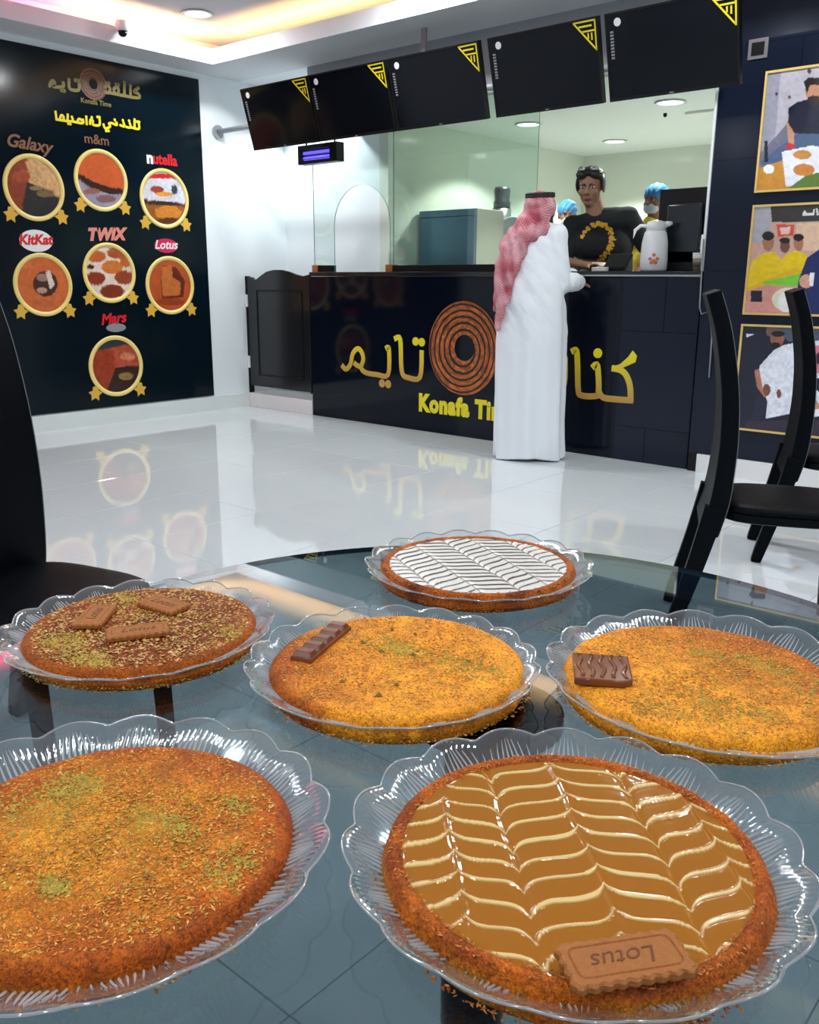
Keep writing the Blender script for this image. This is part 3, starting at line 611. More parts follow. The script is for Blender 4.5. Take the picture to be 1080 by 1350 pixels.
# register screen (large, its back to us) and the card tablet
o = thing('register_monitor', 'large black register monitor standing on the right end of the counter', 'monitor', (-2.56, 5.80, ZC))
MB().box(-2.83, -2.355, 5.80, 5.84, 1.44, 1.76).obj('display', M_plastic, o, bevel=0.006)
MB().box(-2.62, -2.56, 5.84, 5.86, 1.25, 1.5).obj('stand', M_plastic, o); MB().box(-2.72, -2.46, 5.80, 5.92, ZC, 1.25).obj('foot', M_plastic, o)
o = thing('customer_display', 'black tablet style register with rounded glossy back behind the flask', 'monitor', (-2.62, 5.62, ZC))
MB().box(-2.74, -2.50, 5.73, 5.77, 1.28, 1.66).obj('back_shell', mat('glossy_black_shell', (0.01, 0.014, 0.02), 0.2), o, bevel=0.015)
MB().box(-2.74, -2.48, 5.73, 5.79, ZC, 1.37).obj('base', M_plastic, o, bevel=0.01)
o = thing('card_terminal', 'low black card terminal on the counter before the cashier', 'terminal', tuple(ony(813, 357, 5.62)[:2]) + (ZC,), world=False)
mb = MB(); mb.add([(-.09, -.06, 0), (.09, -.06, 0), (.09, .06, 0), (-.09, .06, 0), (-.085, -.01, .05), (.085, -.01, .05), (.085, .06, .12), (-.085, .06, .12)], [(0, 3, 2, 1), (4, 5, 6, 7), (0, 1, 5, 4), (1, 2, 6, 5), (2, 3, 7, 6), (3, 0, 4, 7)])
mb.obj('body', M_plastic, o, bevel=0.006); MB().box(-.07, .07, -.055, -.02, .012, .03).obj('keypad', M_screen, o)
p = ony(793, 357, 5.56); tag(MB().box(p[0] - 0.06, p[0] + 0.05, 5.53, 5.60, ZC, ZC + 0.028).obj('note_box', M_wprint, bevel=0.004), 'small white box of slips beside the cashier hand', 'box')
o = thing('cup_stack', 'stack of brown paper cups against the black wall at the counter end', 'cups', tuple(ony(919, 357, 5.57)[:2]) + (ZC,), world=False)
MB().lathe([(0.024, 0), (0.032, 0.075)], n=20).obj('cup', mat('brown_paper_cup', (0.25, 0.2, 0.14), 0.6), o, smooth=True)
for k in range(3): MB().lathe([(0.031 + k * .0004, 0.076 + k * 0.012), (0.034 + k * .0004, 0.087 + k * 0.012)], n=20).obj('cup_rim', M_wprint, o, smooth=True)
MB().lathe([(0.026, 0.02), (0.0305, 0.055)], (0, 0, 0.0), 20).obj('cup_sleeve', mat('dark_green_sleeve', (0.06, 0.08, 0.05), 0.6), o, smooth=True)
tag(MB().box(-2.46, -2.345, 5.66, 5.69, ZC, 1.46).obj('paper_pack', M_wprint, bevel=0.004), 'white paper pack upright behind the cup stack', 'paper')
tag(MB().tube([(-2.325, 5.389, 1.42), (-2.32, 5.389, 1.2), (-2.315, 5.389, 1.02), (-2.30, 5.389, 0.98), (-2.25, 5.39, 1.0), (-2.22, 5.385, 0.85), (-2.215, 5.385, 0.6)], 0.005, 6).obj('cable', M_gprint, smooth=True), 'grey cable hanging down at the counter end', 'cable')

# ------------------------------------------------------------------ kitchen equipment
o = thing('steel_fridge', 'blue grey steel fridge with a cream side standing behind the glass screen', 'fridge', (-5.05, 6.5, 0.13))
MB().box(-5.38, -4.75, 6.36, 6.75, 0.13, 1.765).obj('cabinet', mat('cream_steel', (0.55, 0.50, 0.42), 0.4), o, bevel=0.006)
ms = mat('blue_grey_steel', (0.10, 0.19, 0.27), 0.35)
MB().box(-5.37, -4.76, 6.335, 6.36, 0.2, 1.70).obj('door', ms, o, bevel=0.004); MB().box(-5.37, -4.76, 6.335, 6.36, 1.705, 1.76).obj('top_panel', ms, o, bevel=0.004)
MB().tube([(-4.82, 6.325, 0.9), (-4.82, 6.30, 0.92), (-4.82, 6.30, 1.15), (-4.82, 6.325, 1.17)], 0.008, 8).obj('handle', M_metal, o, smooth=True)
o = thing('work_table', 'white kitchen work table mostly hidden behind the counter', 'table', (-4.9, 7.0, 0.13))
MB().box(-5.38, -4.4, 6.78, 7.25, 1.0, 1.04).obj('tabletop', M_metal, o)
for x in (-5.34, -4.44):
    for y in (6.82, 7.2): MB().box(x - .02, x + .02, y - .02, y + .02, 0.13, 1.0).obj('leg', M_metal, o)
p = ony(655, 300, 6.9); o = thing('food_mixer', 'steel and black column shaped mixer beside the fridge', 'mixer', (-4.93, 6.97, 1.04))
cx, cy = p[0] + 0.16, 6.97
cx = ony(655, 300, 6.95)[0]
cx = -4.93
MB().lathe([(0.10, 1.04), (0.10, 1.3), (0.085, 1.34), (0.085, 1.60)], (cx, cy, 0), 28).obj('body', M_plastic, o, smooth=True)
MB().lathe([(0.09, 1.60), (0.095, 1.64), (0.095, 1.68), (0.085, 1.70), (0.085, 1.80)], (cx, cy, 0), 28).obj('steel_bowl', M_metal, o, smooth=True)
MB().lathe([(0.075, 1.80), (0.078, 1.86), (0.068, 1.87), (0.075, 1.96), (0.066, 1.985)], (cx, cy, 0), 28).obj('hopper', mat('dark_steel', (0.08, 0.09, 0.1), 0.3, 0.8), o, smooth=True)
o = thing('round_griddle', 'large round silver tray standing upright beside the mixer', 'tray', (-4.6, 6.83, 1.04))
pc = ony(674, 318, 6.83); pr = 0.21
mb = MB(); mb.rings([[(pc[0] + r * math.cos(2 * PI * j / 48), 6.83 + d, pc[2] + r * math.sin(2 * PI * j / 48)) for j in range(48)] for r, d in ((pr, 0.02), (pr, 0), (pr * .93, -0.008), (pr * .9, 0.004), (0.01, 0.004))])
mb.obj('disc', mat('speckled_silver', (0.42, 0.48, 0.55), 0.4, 0.3, nscale=60, nvar=.5), o, smooth=True); MB().box(pc[0] - .06, pc[0] + .06, 6.835, 6.95, 1.0401, pc[2] - pr + .02).obj('stand', M_metal, o)
o = thing('stacked_trays', 'low stack of dark baking trays behind the glass base', 'trays', (-4.5, 5.75, ZC))
for k in range(2): MB().box(-4.93 + .02 * k, -4.05, 5.66, 5.95, ZC + k * .03, ZC + .026 + k * .03).obj('tray', M_plastic, o, bevel=.004)

# ------------------------------------------------------------------ framed photographs on the black wall
def photo(name, label, l0, x1, z0, z1, base, shapes, extra=None):
    t = thing(name, label, 'picture', (l0, YR, z0)); yw = YR - 0.001
    fw = 0.012
    for a in ((l0, x1, z0, z0 + fw), (l0, x1, z1 - fw, z1), (l0, l0 + fw, z0 + fw, z1 - fw), (x1 - fw, x1, z0 + fw, z1 - fw)): MB().box(a[0], a[1], yw - 0.016, yw, a[2], a[3]).obj('frame_rail', mat('gold_frame', (0.72, 0.50, 0.16), 0.3), t)
    MB().box(l0 + fw, x1 - fw, yw - 0.006, yw, z0 + fw, z1 - fw).obj('backing', M_plastic, t)
    nx, nz = 150, 130
    gx, gz = np.meshgrid(np.linspace(l0 + fw, x1 - fw, nx), np.linspace(z0 + fw, z1 - fw, nz)); P = np.stack([gx, np.full_like(gx, yw - 0.0075), gz], -1)
    X, Y = projv(P); grid_art('photo_print', P, paint(X, Y, base, shapes), M_art, t); return t
photo('framed_photo', 'topmost gold framed photograph, a bearded man seated behind two round pastries', -2.047, -1.40, 1.667, 2.305, (180, 175, 185),
      [('p', [(1000, 90), (1030, 90), (1015, 260), (995, 260)], (150, 150, 165)), ('p', [(1000, 205), (1050, 150), (1085, 160), (1085, 215), (1030, 225), (1005, 235)], (110, 110, 130)), ('p', [(1003, 212), (1060, 170), (1170, 170), (1170, 215), (1040, 215), (1008, 222)], (75, 95, 130)),
       ('p', [(1000, 222), (1030, 212), (1170, 205), (1170, 260), (995, 260)], (200, 140, 50)), ('p', [(1031, 200), (1070, 192), (1120, 198), (1120, 245), (1036, 246)], (230, 232, 240)), ('e', 1058, 204, 12, 6, (200, 140, 60)), ('e', 1060, 224, 14, 8, (205, 130, 60)),
       ('p', [(1040, 248), (1062, 232), (1100, 222), (1100, 255), (1040, 255)], (95, 125, 50)), ('e', 1014, 223, 7, 6, (245, 245, 248)), ('p', [(1037, 160), (1048, 160), (1047, 190), (1040, 190)], (190, 140, 110)), ('p', [(1039, 162), (1040, 142), (1052, 134), (1072, 130), (1170, 134), (1170, 178), (1048, 176)], (22, 24, 48)),
       ('e', 1074, 120, 12, 16, (190, 135, 105)), ('p', [(1060, 108), (1066, 102), (1085, 103), (1085, 112), (1068, 112), (1064, 124)], (25, 20, 20)), ('e', 1074, 132, 10, 6, (45, 32, 28)), ('e', 1042, 193, 6, 4, (190, 50, 50)), ('e', 1024, 124, 2, 2, (50, 50, 55)), ('e', 1041, 128, 2, 2, (60, 60, 65)), ('e', 1067, 94, 2.5, 3.5, (60, 60, 65)), ('p', [(1008, 186), (1012, 186), (1013, 214), (1008, 214)], (25, 25, 35)), ('n', .2, .18, 1)])
photo('framed_photo', 'middle gold framed photograph, staff in yellow shirts behind a green tray', -2.047, -1.40, 0.985, 1.600, (205, 165, 150),
      [('p', [(990, 268), (1018, 268), (1014, 320), (990, 320)], (170, 170, 180)), ('p', [(1016, 270), (1170, 268), (1170, 291), (1018, 293)], (55, 52, 50)), ('p', [(1058, 281), (1061, 277), (1064, 281), (1072, 281), (1072, 276), (1074, 276), (1074, 284), (1058, 284)], (225, 225, 225)), ('p', [(1076, 275), (1078, 275), (1079, 281), (1086, 281), (1086, 278), (1088, 278), (1088, 284), (1077, 284)], (225, 225, 225)), ('p', [(1050, 295), (1170, 292), (1170, 330), (1050, 330)], (225, 190, 160)), ('p', [(1024, 296), (1048, 296), (1046, 311), (1026, 312)], (215, 80, 60)), ('p', [(1028, 300), (1042, 299), (1042, 308), (1030, 309)], (240, 200, 190)),
       ('p', [(985, 368), (992, 344), (1006, 334), (1022, 332), (1032, 345), (1030, 380), (985, 385)], (235, 200, 15)), ('p', [(1028, 350), (1034, 336), (1048, 330), (1062, 334), (1068, 350), (1062, 375), (1030, 375)], (235, 200, 15)), ('e', 1013, 320, 7.5, 11, (170, 115, 90)), ('e', 1013, 311, 8, 6, (30, 22, 22)), ('e', 1035, 324, 6.5, 9, (120, 75, 60)), ('e', 1035, 317, 7, 4, (35, 25, 25)), ('e', 1053, 321, 6.5, 10, (170, 115, 90)), ('e', 1053, 313, 7, 5, (30, 22, 22)),
       ('p', [(985, 380), (1050, 352), (1060, 362), (1000, 392), (985, 392)], (225, 180, 40)), ('p', [(1004, 372), (1058, 360), (1058, 378), (1006, 374)], (120, 205, 55)), ('p', [(985, 384), (1010, 376), (1055, 378), (1055, 415), (985, 415)], (215, 150, 140)), ('p', [(990, 383), (1005, 383), (1005, 398), (990, 398)], (25, 25, 45)), ('e', 1040, 395, 22, 16, (225, 225, 190)), ('e', 1036, 398, 10, 14, (240, 238, 235)),
       ('p', [(1052, 372), (1064, 340), (1084, 326), (1130, 326), (1130, 415), (1050, 415)], (28, 40, 95)), ('e', 1063, 371, 9, 9, (215, 160, 135)), ('p', [(1068, 360), (1074, 360), (1072, 378), (1067, 376)], (235, 235, 240)), ('n', .2, .15, 2)])
photo('framed_photo', 'lowest gold framed photograph, a man in white leaning over, behind the chairs', -2.047, -1.40, 0.300, 0.930, (26, 30, 48),
      [('p', [(1020, 432), (1170, 432), (1170, 470), (1040, 450)], (80, 90, 110)), ('p', [(984, 440), (994, 441), (984, 445)], (225, 230, 240)), ('e', 1019, 436, 9, 9, (110, 85, 85)), ('e', 1025, 446, 9, 11, (150, 95, 75)), ('e', 1026, 440, 9, 4, (30, 22, 25)), ('e', 1023, 455, 6, 4, (28, 20, 20)), ('p', [(1020, 462), (1033, 455), (1048, 452), (1170, 440), (1170, 545), (1058, 550), (1044, 545), (1010, 552), (1012, 530), (1006, 512), (1000, 490), (1002, 482)], (225, 228, 238)),
       ('p', [(995, 488), (1001, 486), (1006, 512), (1012, 520), (1008, 524), (998, 510)], (175, 115, 95)), ('e', 1011, 514, 5, 8, (120, 75, 60)), ('e', 1027, 519, 3, 6, (120, 70, 60)), ('p', [(1000, 520), (1012, 530), (1008, 545), (1000, 555), (990, 552)], (32, 38, 62)), ('p', [(1062, 462), (1075, 455), (1170, 455), (1170, 490), (1062, 492)], (205, 120, 140)), ('p', [(1068, 475), (1082, 462), (1170, 468), (1170, 482), (1070, 480)], (70, 25, 45)),
       ('p', [(1062, 508), (1075, 498), (1170, 500), (1170, 515), (1080, 516)], (20, 24, 40)), ('p', [(1062, 522), (1070, 520), (1085, 538), (1075, 540)], (190, 140, 115)), ('p', [(985, 555), (1170, 552), (1170, 580), (975, 580)], (50, 42, 58)), ('n', .25, .3, 3)])
t = thing('wall_switch_plate', 'small grey switch plate high on the black wall beside the last television', 'switch', (-2.1, YR, 2.43))
p0 = ony(986, 80, YR); MB().box(p0[0], p0[0] + 0.11, YR - 0.008, YR, p0[2], p0[2] + 0.105).obj('plate', mat('grey_plate', (0.16, 0.15, 0.16), 0.3), t, bevel=.002)
MB().box(p0[0] + .02, p0[0] + 0.09, YR - 0.012, YR - .008, p0[2] + .02, p0[2] + 0.085).obj('button', M_plastic, t)
# ================================================================== GLASS TABLE
TC, TR, TZ = (-0.497, 0.690), 0.56, 0.75
t = thing('round_glass_table', 'round smoked glass table with black square legs carrying all the pastries', 'table', (TC[0], TC[1], 0))
n = 128; mb = MB()
def circ(r, z): return [(TC[0] + r * math.cos(2 * PI * j / n), TC[1] + r * math.sin(2 * PI * j / n), z) for j in range(n)]
mb.add(circ(TR - .002, TZ), [tuple(range(n))], 0); mb.add(circ(TR - .002, TZ - 0.008), [tuple(reversed(range(n)))], 0)
mb.rings([circ(TR - .002, TZ - .008), circ(TR, TZ - .006), circ(TR, TZ - .002), circ(TR - .002, TZ)], True, False, 1)
me = bpy.data.meshes.new('tabletop'); me.from_pydata(mb.v, [], mb.f); me.materials.append(M_tglass); me.materials.append(mat('dark_glass_edge', (0.04, 0.08, 0.09), 0.1)); me.polygons.foreach_set('material_index', mb.mi)
link('tabletop', me, t)
MB().lathe([(0.070, 0.722), (0.078, 0.727), (0.078, 0.7415)], (TC[0] + .01, TC[1] + .0, 0), 40).obj('centre_hub', M_plastic, t)
MB().lathe([(0.036, 0.02), (0.036, 0.722)], (TC[0], TC[1], 0), 32).obj('centre_column', mat('dark_chrome', (0.03, 0.035, 0.045), 0.18, 0.9), t, smooth=True)
MB().lathe([(0.20, 0), (0.20, 0.008), (0.18, 0.016), (0.04, 0.024)], (TC[0], TC[1], 0), 48).obj('foot_plate', M_plastic, t)

# ================================================================== PLATES
ZP = TZ + 0.0005
def plate_mesh(R_, lobes=18, ribs=180, hh=0.030):
    n = ribs * 4; th = np.linspace(0, 2 * PI, n, endpoint=False)
    lob = 1 - np.abs(np.sin(lobes * th / 2)) ** 1.0; lob = 1 - lob       # rounded scallops with sharp notches
    prof = [(0.02, .0035), (0.30, .0035), (0.60, .0035), (0.69, .0035), (0.73, .006), (0.77, .0105), (0.81, .015), (0.85, .0190), (0.89, .0225), (0.925, .0255), (0.955, .028), (0.98, .0295), (1.0, .030)]
    V = []
    for k, (r, z) in enumerate(prof):
        wgt = max(0.0, (r - 0.80) / 0.20) ** 1.5
        rr = R_ * r * (1 + 0.040 * wgt * (lob - 0.65)); zz = z * hh / 0.030 + 0.0045 * wgt * (lob - .5)
        amp = 0.0008 * max(0, min(1, (r - 0.70) / 0.06)) * max(0, min(1, (0.975 - r) / 0.10))
        zz = zz + amp * np.cos(ribs * th + 5.0 * (r - .7) * 6)
        V.append(np.stack([rr * np.cos(th), rr * np.sin(th), zz], 1))
    m = len(prof); top = np.concatenate(V); 
    idx = np.arange(m * n).reshape(m, n); nx = np.roll(idx, -1, 1)
    q = np.stack([idx[:-1], idx[1:], nx[1:], nx[:-1]], -1).reshape(-1, 4)[:, ::-1]
    me = bpy.data.meshes.new('pressed_dish'); me.from_pydata(top.tolist(), [], q[:, ::-1].tolist()); me.materials.append(M_plate)
    me.polygons.foreach_set('use_smooth', [True] * len(me.polygons))
    e = V[-1][::3]; mb = MB(); k = 5; rs = []
    for j in range(len(e)):
        c = e[j]; rad = c[:2] / np.hypot(*c[:2]); rs.append([(c[0] + rad[0] * .0011 * math.cos(a * 2 * PI / k), c[1] + rad[1] * .0011 * math.cos(a * 2 * PI / k), c[2] + .0011 * math.sin(a * 2 * PI / k)) for a in range(k)])
    rs.append(rs[0]); mb.rings(rs, True, False); rim = mb.mesh('rim_bead', M_rim, True)
    # a thin standing foot ring under the dish
    ft = MB().lathe([(R_ * .60, 0.0), (R_ * .615, 0.0), (R_ * .62, .0034), (R_ * .595, .0034)], n=60, cap=False).mesh('foot_ring', M_plate, True)
    mb = MB(); nr_ = 162
    pr = np.array(prof)
    for k in range(nr_):
        a0 = 2 * PI * k / nr_; lobk = abs(math.sin(lobes * a0 / 2)); out = .88 + .07 * lobk; bend = .035 * math.sin(lobes * a0)
        row = []
        for i, r in enumerate(np.linspace(.70, out, 6)):
            z = np.interp(r, pr[:, 0], pr[:, 1]) + .0022; a_ = a0 + bend * (i / 5) ** 2; wdt = .0012 * (1 - (i / 5)) ** .6 + .00015
            cs, sn = math.cos(a_), math.sin(a_); rr_ = R_ * r
            row.append([(rr_ * cs + sn * wdt, rr_ * sn - cs * wdt, z - .0016), (rr_ * cs, rr_ * sn, z), (rr_ * cs - sn * wdt, rr_ * sn + cs * wdt, z - .0016)])
        mb.rings(row, False, False)
    ribm = mb.mesh('cut_ribs', M_rib, False)
    return me, rim, ft, ribm
PLM = plate_mesh(0.160)
def plate(x, y, rz, s, label):
    t = thing('scalloped_glass_plate', label, 'plate', (x, y, ZP), rz, 'scalloped glass plates on the table', world=False)
    for nme, m in zip(('dish', 'rim_bead', 'foot_ring', 'cut_ribs'), PLM):
        o = link(nme, m, t); o.scale = (s, s, 1)
        if nme == 'cut_ribs': o['kind'] = 'stuff'
    return t
# ================================================================== PASTRIES
def cake_shader():
    m = bpy.data.materials.new('shredded_dough_crust'); m.use_nodes = True; nt = m.node_tree; p = nt.nodes['Principled BSDF']; N = nt.nodes.new; L = nt.links.new
    a = N('ShaderNodeAttribute'); a.attribute_name = 'Col'; tc = N('ShaderNodeTexCoord')
    n1 = N('ShaderNodeTexNoise'); n1.inputs['Scale'].default_value = 420; n1.inputs['Detail'].default_value = 4; n1.inputs['Distortion'].default_value = 1.2
    n2 = N('ShaderNodeTexVoronoi'); n2.inputs['Scale'].default_value = 260
    n3 = N('ShaderNodeTexNoise'); n3.inputs['Scale'].default_value = 45; n3.inputs['Detail'].default_value = 5
    for q in (n1, n2, n3): L(tc.outputs['Object'], q.inputs['Vector'])
    r1 = N('ShaderNodeMapRange'); r1.inputs[1].default_value = .35; r1.inputs[2].default_value = .65; r1.inputs[3].default_value = .50; r1.inputs[4].default_value = 1.48
    r3 = N('ShaderNodeMapRange'); r3.inputs[1].default_value = .35; r3.inputs[2].default_value = .65; r3.inputs[3].default_value = .78; r3.inputs[4].default_value = 1.2
    L(n1.outputs['Fac'], r1.inputs[0]); L(n3.outputs['Fac'], r3.inputs[0])
    mm = N('ShaderNodeMath'); mm.operation = 'MULTIPLY'; L(r1.outputs[0], mm.inputs[0]); L(r3.outputs[0], mm.inputs[1])
    mx = N('ShaderNodeMix'); mx.data_type = 'RGBA'; mx.blend_type = 'MULTIPLY'; mx.inputs[0].default_value = 1; L(a.outputs['Color'], mx.inputs[6]); L(mm.outputs[0], mx.inputs[7])
    L(mx.outputs[2], p.inputs['Base Color']); p.inputs['Roughness'].default_value = 0.48; p.inputs['Specular IOR Level'].default_value = 0.2
    ad = N('ShaderNodeMath'); ad.operation = 'SUBTRACT'; L(n1.outputs['Fac'], ad.inputs[0]); L(n2.outputs['Distance'], ad.inputs[1])
    b = N('ShaderNodeBump'); b.inputs['Strength'].default_value = 0.8; b.inputs['Distance'].default_value = 0.0012; L(ad.outputs[0], b.inputs['Height']); L(b.outputs[0], p.inputs['Normal'])
    return m
M_cake = cake_shader()
M_bits = mat('toasted_shreds', rough=0.5, attr=True); M_pist = mat('pistachio_crumbs', rough=0.7, attr=True)
GOLD, ORG, BRN, RED, DRK = (.84, .32, .016), (.56, .13, .006), (.28, .05, .005), (.36, .055, .005), (.11, .025, .007)
GOLD, ORG, BRN, RED, DRK = [np.array(c) for c in (GOLD, ORG, BRN, RED, DRK)]
def lerp(a, b, t): t = np.clip(t, 0, 1)[..., None]; return a * (1 - t) + b * t
def cake(x, y, r, th_, colfn, label, name='round_pastry', rim=0.0, seed=0, dome=0.002):
    """rim>0: raised rolled edge leaving a sunken pool of radius ~0.84 r"""
    z0 = 0.0045
    t = thing(name, label, 'pastry', (x, y, ZP), world=False)
    n = 300
    if rim: prof = [(0.0, th_ - rim)] + [(q, th_ - rim) for q in np.linspace(.05, .84, 17)] + [(.875, th_ - rim * .9), (.895, th_ - rim * .3), (.912, th_), (.932, th_ + .0008), (.950, th_ - .0008), (.970, th_ - .004), (.987, th_ - .009), (.998, th_ - .015), (1.0, .010), (.995, .004), (.975, 0.0005), (.9, 0), (0, 0)]
    else: prof = [(q, th_ + dome * (1 - q * q)) for q in np.linspace(0, .90, 46)] + [(.92, th_ - .0002), (.94, th_ - .0012), (.957, th_ - .003), (.972, th_ - .0058), (.984, th_ - .010), (.993, th_ - .014), (.999, .010), (1.0, .007), (.99, .003), (.975, 0.0005), (.9, 0), (0, 0)]
    a = np.linspace(0, 2 * PI, n, endpoint=False); V = []; m = len(prof)
    for i, (q, z) in enumerate(prof):
        w1 = 1 + .008 * (fbm(np.cos(a) * 2 + 9, np.sin(a) * 2 + 9, seed) - .5) * 2 * q + .006 * (fbm(a * 18, q * 20 + 0 * a, seed + 3) - .5) * (q > .88)
        X, Y = r * q * w1 * np.cos(a), r * q * w1 * np.sin(a)
        up = 1.0 if (i < m - 3 and q > 0) else 0.0
        Z = z + up * (.0012 * (fbm(X * 500 + 50, Y * 500 + 50, seed + 5, 3) - .5) + .0022 * (fbm(X * 40 + 50, Y * 40 + 50, seed + 6, 3) - .5)) * (0 if rim and q < .8 else 1)
        V.append(np.stack([X, Y, Z + z0], 1))
    V = np.concatenate(V); idx = np.arange(m * n).reshape(m, n); nx = np.roll(idx, -1, 1)
    q = np.stack([idx[:-1], idx[1:], nx[1:], nx[:-1]], -1).reshape(-1, 4)
    me = bpy.data.meshes.new('crust'); me.from_pydata(V.tolist(), [], q.tolist()); me.materials.append(M_cake); me.polygons.foreach_set('use_smooth', [True] * len(me.polygons))
    R2 = np.hypot(V[:, 0], V[:, 1]) / r; A2 = np.arctan2(V[:, 1], V[:, 0])
    col = colfn(V[:, 0], V[:, 1], R2, (V[:, 2] - z0) / th_)
    at = me.color_attributes.new('Col', 'FLOAT_COLOR', 'POINT'); at.data.foreach_set('color', np.concatenate([np.clip(col, 0, 1), np.ones((len(V), 1))], 1).astype(np.float32).ravel())
    link('crust', me, t)
    t['_zt'] = z0 + th_ + dome
    return t
def bits(parent, name, N_, pos, size, color, m, elong=1.0, flat=.7):
    """many crumbs as one mesh of little octahedra; pos (N,3), size (N,), color (N,3)"""
    base = np.array([(1, 0, 0), (-1, 0, 0), (0, 1, 0), (0, -1, 0), (0, 0, 1), (0, 0, -1)], float) * np.array([elong, 1, flat])
    f = np.array([(0, 2, 4), (2, 1, 4), (1, 3, 4), (3, 0, 4), (2, 0, 5), (1, 2, 5), (3, 1, 5), (0, 3, 5)])
    a = RNG.uniform(0, 2 * PI, N_); c, s = np.cos(a), np.sin(a)
    jit = RNG.uniform(.6, 1.3, (N_, 6, 1))
    v = base[None] * jit * size[:, None, None]; x = v[..., 0] * c[:, None] - v[..., 1] * s[:, None]; y = v[..., 0] * s[:, None] + v[..., 1] * c[:, None]
    tilt = RNG.uniform(-.5, .5, (N_, 1)); z = v[..., 2] + x * tilt * .6
    P = np.stack([x, y, z], -1) + pos[:, None, :]; F = (f[None] + (np.arange(N_) * 6)[:, None, None]).reshape(-1, 3)
    me = bpy.data.meshes.new(name); me.from_pydata(P.reshape(-1, 3).tolist(), [], F.tolist()); me.materials.append(m)
    at = me.color_attributes.new('Col', 'FLOAT_COLOR', 'POINT'); cc = np.repeat(color, 6, 0); at.data.foreach_set('color', np.concatenate([np.clip(cc, 0, 1), np.ones((N_ * 6, 1))], 1).astype(np.float32).ravel())
    return tag(link(name, me, parent), kind='stuff')
def scatter(N_, r, clusters=None, q=.93):
    """points in the disc; clusters [(x,y,sigma,weight)]"""
    if clusters is None:
        rr = r * q * np.sqrt(RNG.uniform(0, 1, N_)); a = RNG.uniform(0, 2 * PI, N_); return np.stack([rr * np.cos(a), rr * np.sin(a)], 1)
    wts = np.array([c[3] for c in clusters], float); ci = RNG.choice(len(clusters), N_ * 2, p=wts / wts.sum()); C_ = np.array([c[:3] for c in clusters])[ci]
    P = C_[:, :2] + RNG.normal(0, 1, (len(ci), 2)) * C_[:, 2:3] * np.array([[1.5, .8]]); P = P[np.hypot(P[:, 0], P[:, 1]) < r * q]; return P[:N_]
def topz(P, r, th_, dome=0.002): q = np.hypot(P[:, 0], P[:, 1]) / r; return 0.0045 + th_ + dome * (1 - q * q) - np.clip(q - .9, 0, 1) * .06
def dress(t, r, th_, clusters, npist, nfine, tones, seed, fine_size=.0007, psize=.0010):
    P = scatter(nfine, r); n = len(P); z = topz(P, r, th_)
    k = RNG.integers(0, len(tones), n); c = np.array(tones)[k] * RNG.uniform(.8, 1.15, (n, 1))
    bits(t, 'toasted_shreds', n, np.column_stack([P, z + .0002]), RNG.uniform(.5, 1.4, n) * fine_size, c, M_bits, elong=2.6, flat=.6)
    P = np.concatenate([scatter(int(npist * .75), r, clusters), scatter(int(npist * .25), r)]); n = len(P); z = topz(P, r, th_)
    g = RNG.uniform(0, 1, (n, 1)); c = np.array([.74, .50, .09]) * (1 - g) + np.array([.52, .40, .04]) * g; c *= RNG.uniform(.6, 1.1, (n, 1))
    bits(t, 'pistachio_crumbs', n, np.column_stack([P, z + .0004]), RNG.uniform(.4, 1.5, n) * psize, c, M_pist, elong=1.3, flat=.8)
def skirt_bits(t, r, N_, tones):
    a = RNG.uniform(0, 2 * PI, N_); rr = r * RNG.uniform(.995, 1.035, N_); z = RNG.uniform(.006, .012, N_)
    k = RNG.integers(0, len(tones), N_); c = np.array(tones)[k] * RNG.uniform(.7, 1.1, (N_, 1))
    bits(t, 'fallen_crumbs', N_, np.column_stack([rr * np.cos(a), rr * np.sin(a), z]), RNG.uniform(.5, 1.3, N_) * .0009, c, M_bits, elong=2.2)
def W(px, py, c, z=0.785): P = onz(px, py, z); return (P[0] - c[0], P[1] - c[1])
TH1 = 0.026
# --- front left: plain pastry with pistachio dust
cFL, rFL = (-.534, .287), .134
def col_fl(x, y, q, z):
    d = np.hypot(x - .0, y + .005) / rFL; n_ = fbm(x * 30 + 5, y * 30 + 5, 41)
    c = lerp(GOLD * .80, ORG * .95, (d - .25) * 1.5 + (n_ - .5) * .9); c = lerp(c, RED, (d - .80) * 3.2 + (n_ - .5) * .8); s = np.clip((.62 - z) * 3, 0, 1) * (q > .95)
    return lerp(c, GOLD * .62 * np.ones(3), s * .8 * (n_ > .35))
plate(-.546, .283, 0.1, 1.065, 'scalloped clear glass plate under the plain pastry at the front left')
t = cake(*cFL, rFL, TH1, col_fl, 'plain orange brown round pastry dusted with pistachio at the front left', seed=1)
cl = [(*W(80, 1040, cFL), .010, 1), (*W(110, 1030, cFL), .009, 1), (*W(60, 1060, cFL), .012, .8), (*W(200, 1078, cFL), .010, .9), (*W(235, 1088, cFL), .008, .6), (*W(70, 1165, cFL), .005, .9), (*W(310, 1057, cFL), .006, .5), (*W(320, 1127, cFL), .007, .4), (*W(290, 1150, cFL), .006, .4), (*W(15, 1075, cFL), .014, .9), (0, 0, .05, 1.6)]
tn = [(1, .52, .10), (.75, .25, .03), (.40, .10, .015), (.9, .35, .05)]
dress(t, rFL, TH1, cl, 3600, 5200, tn, 1); skirt_bits(t, rFL, 500, tn)
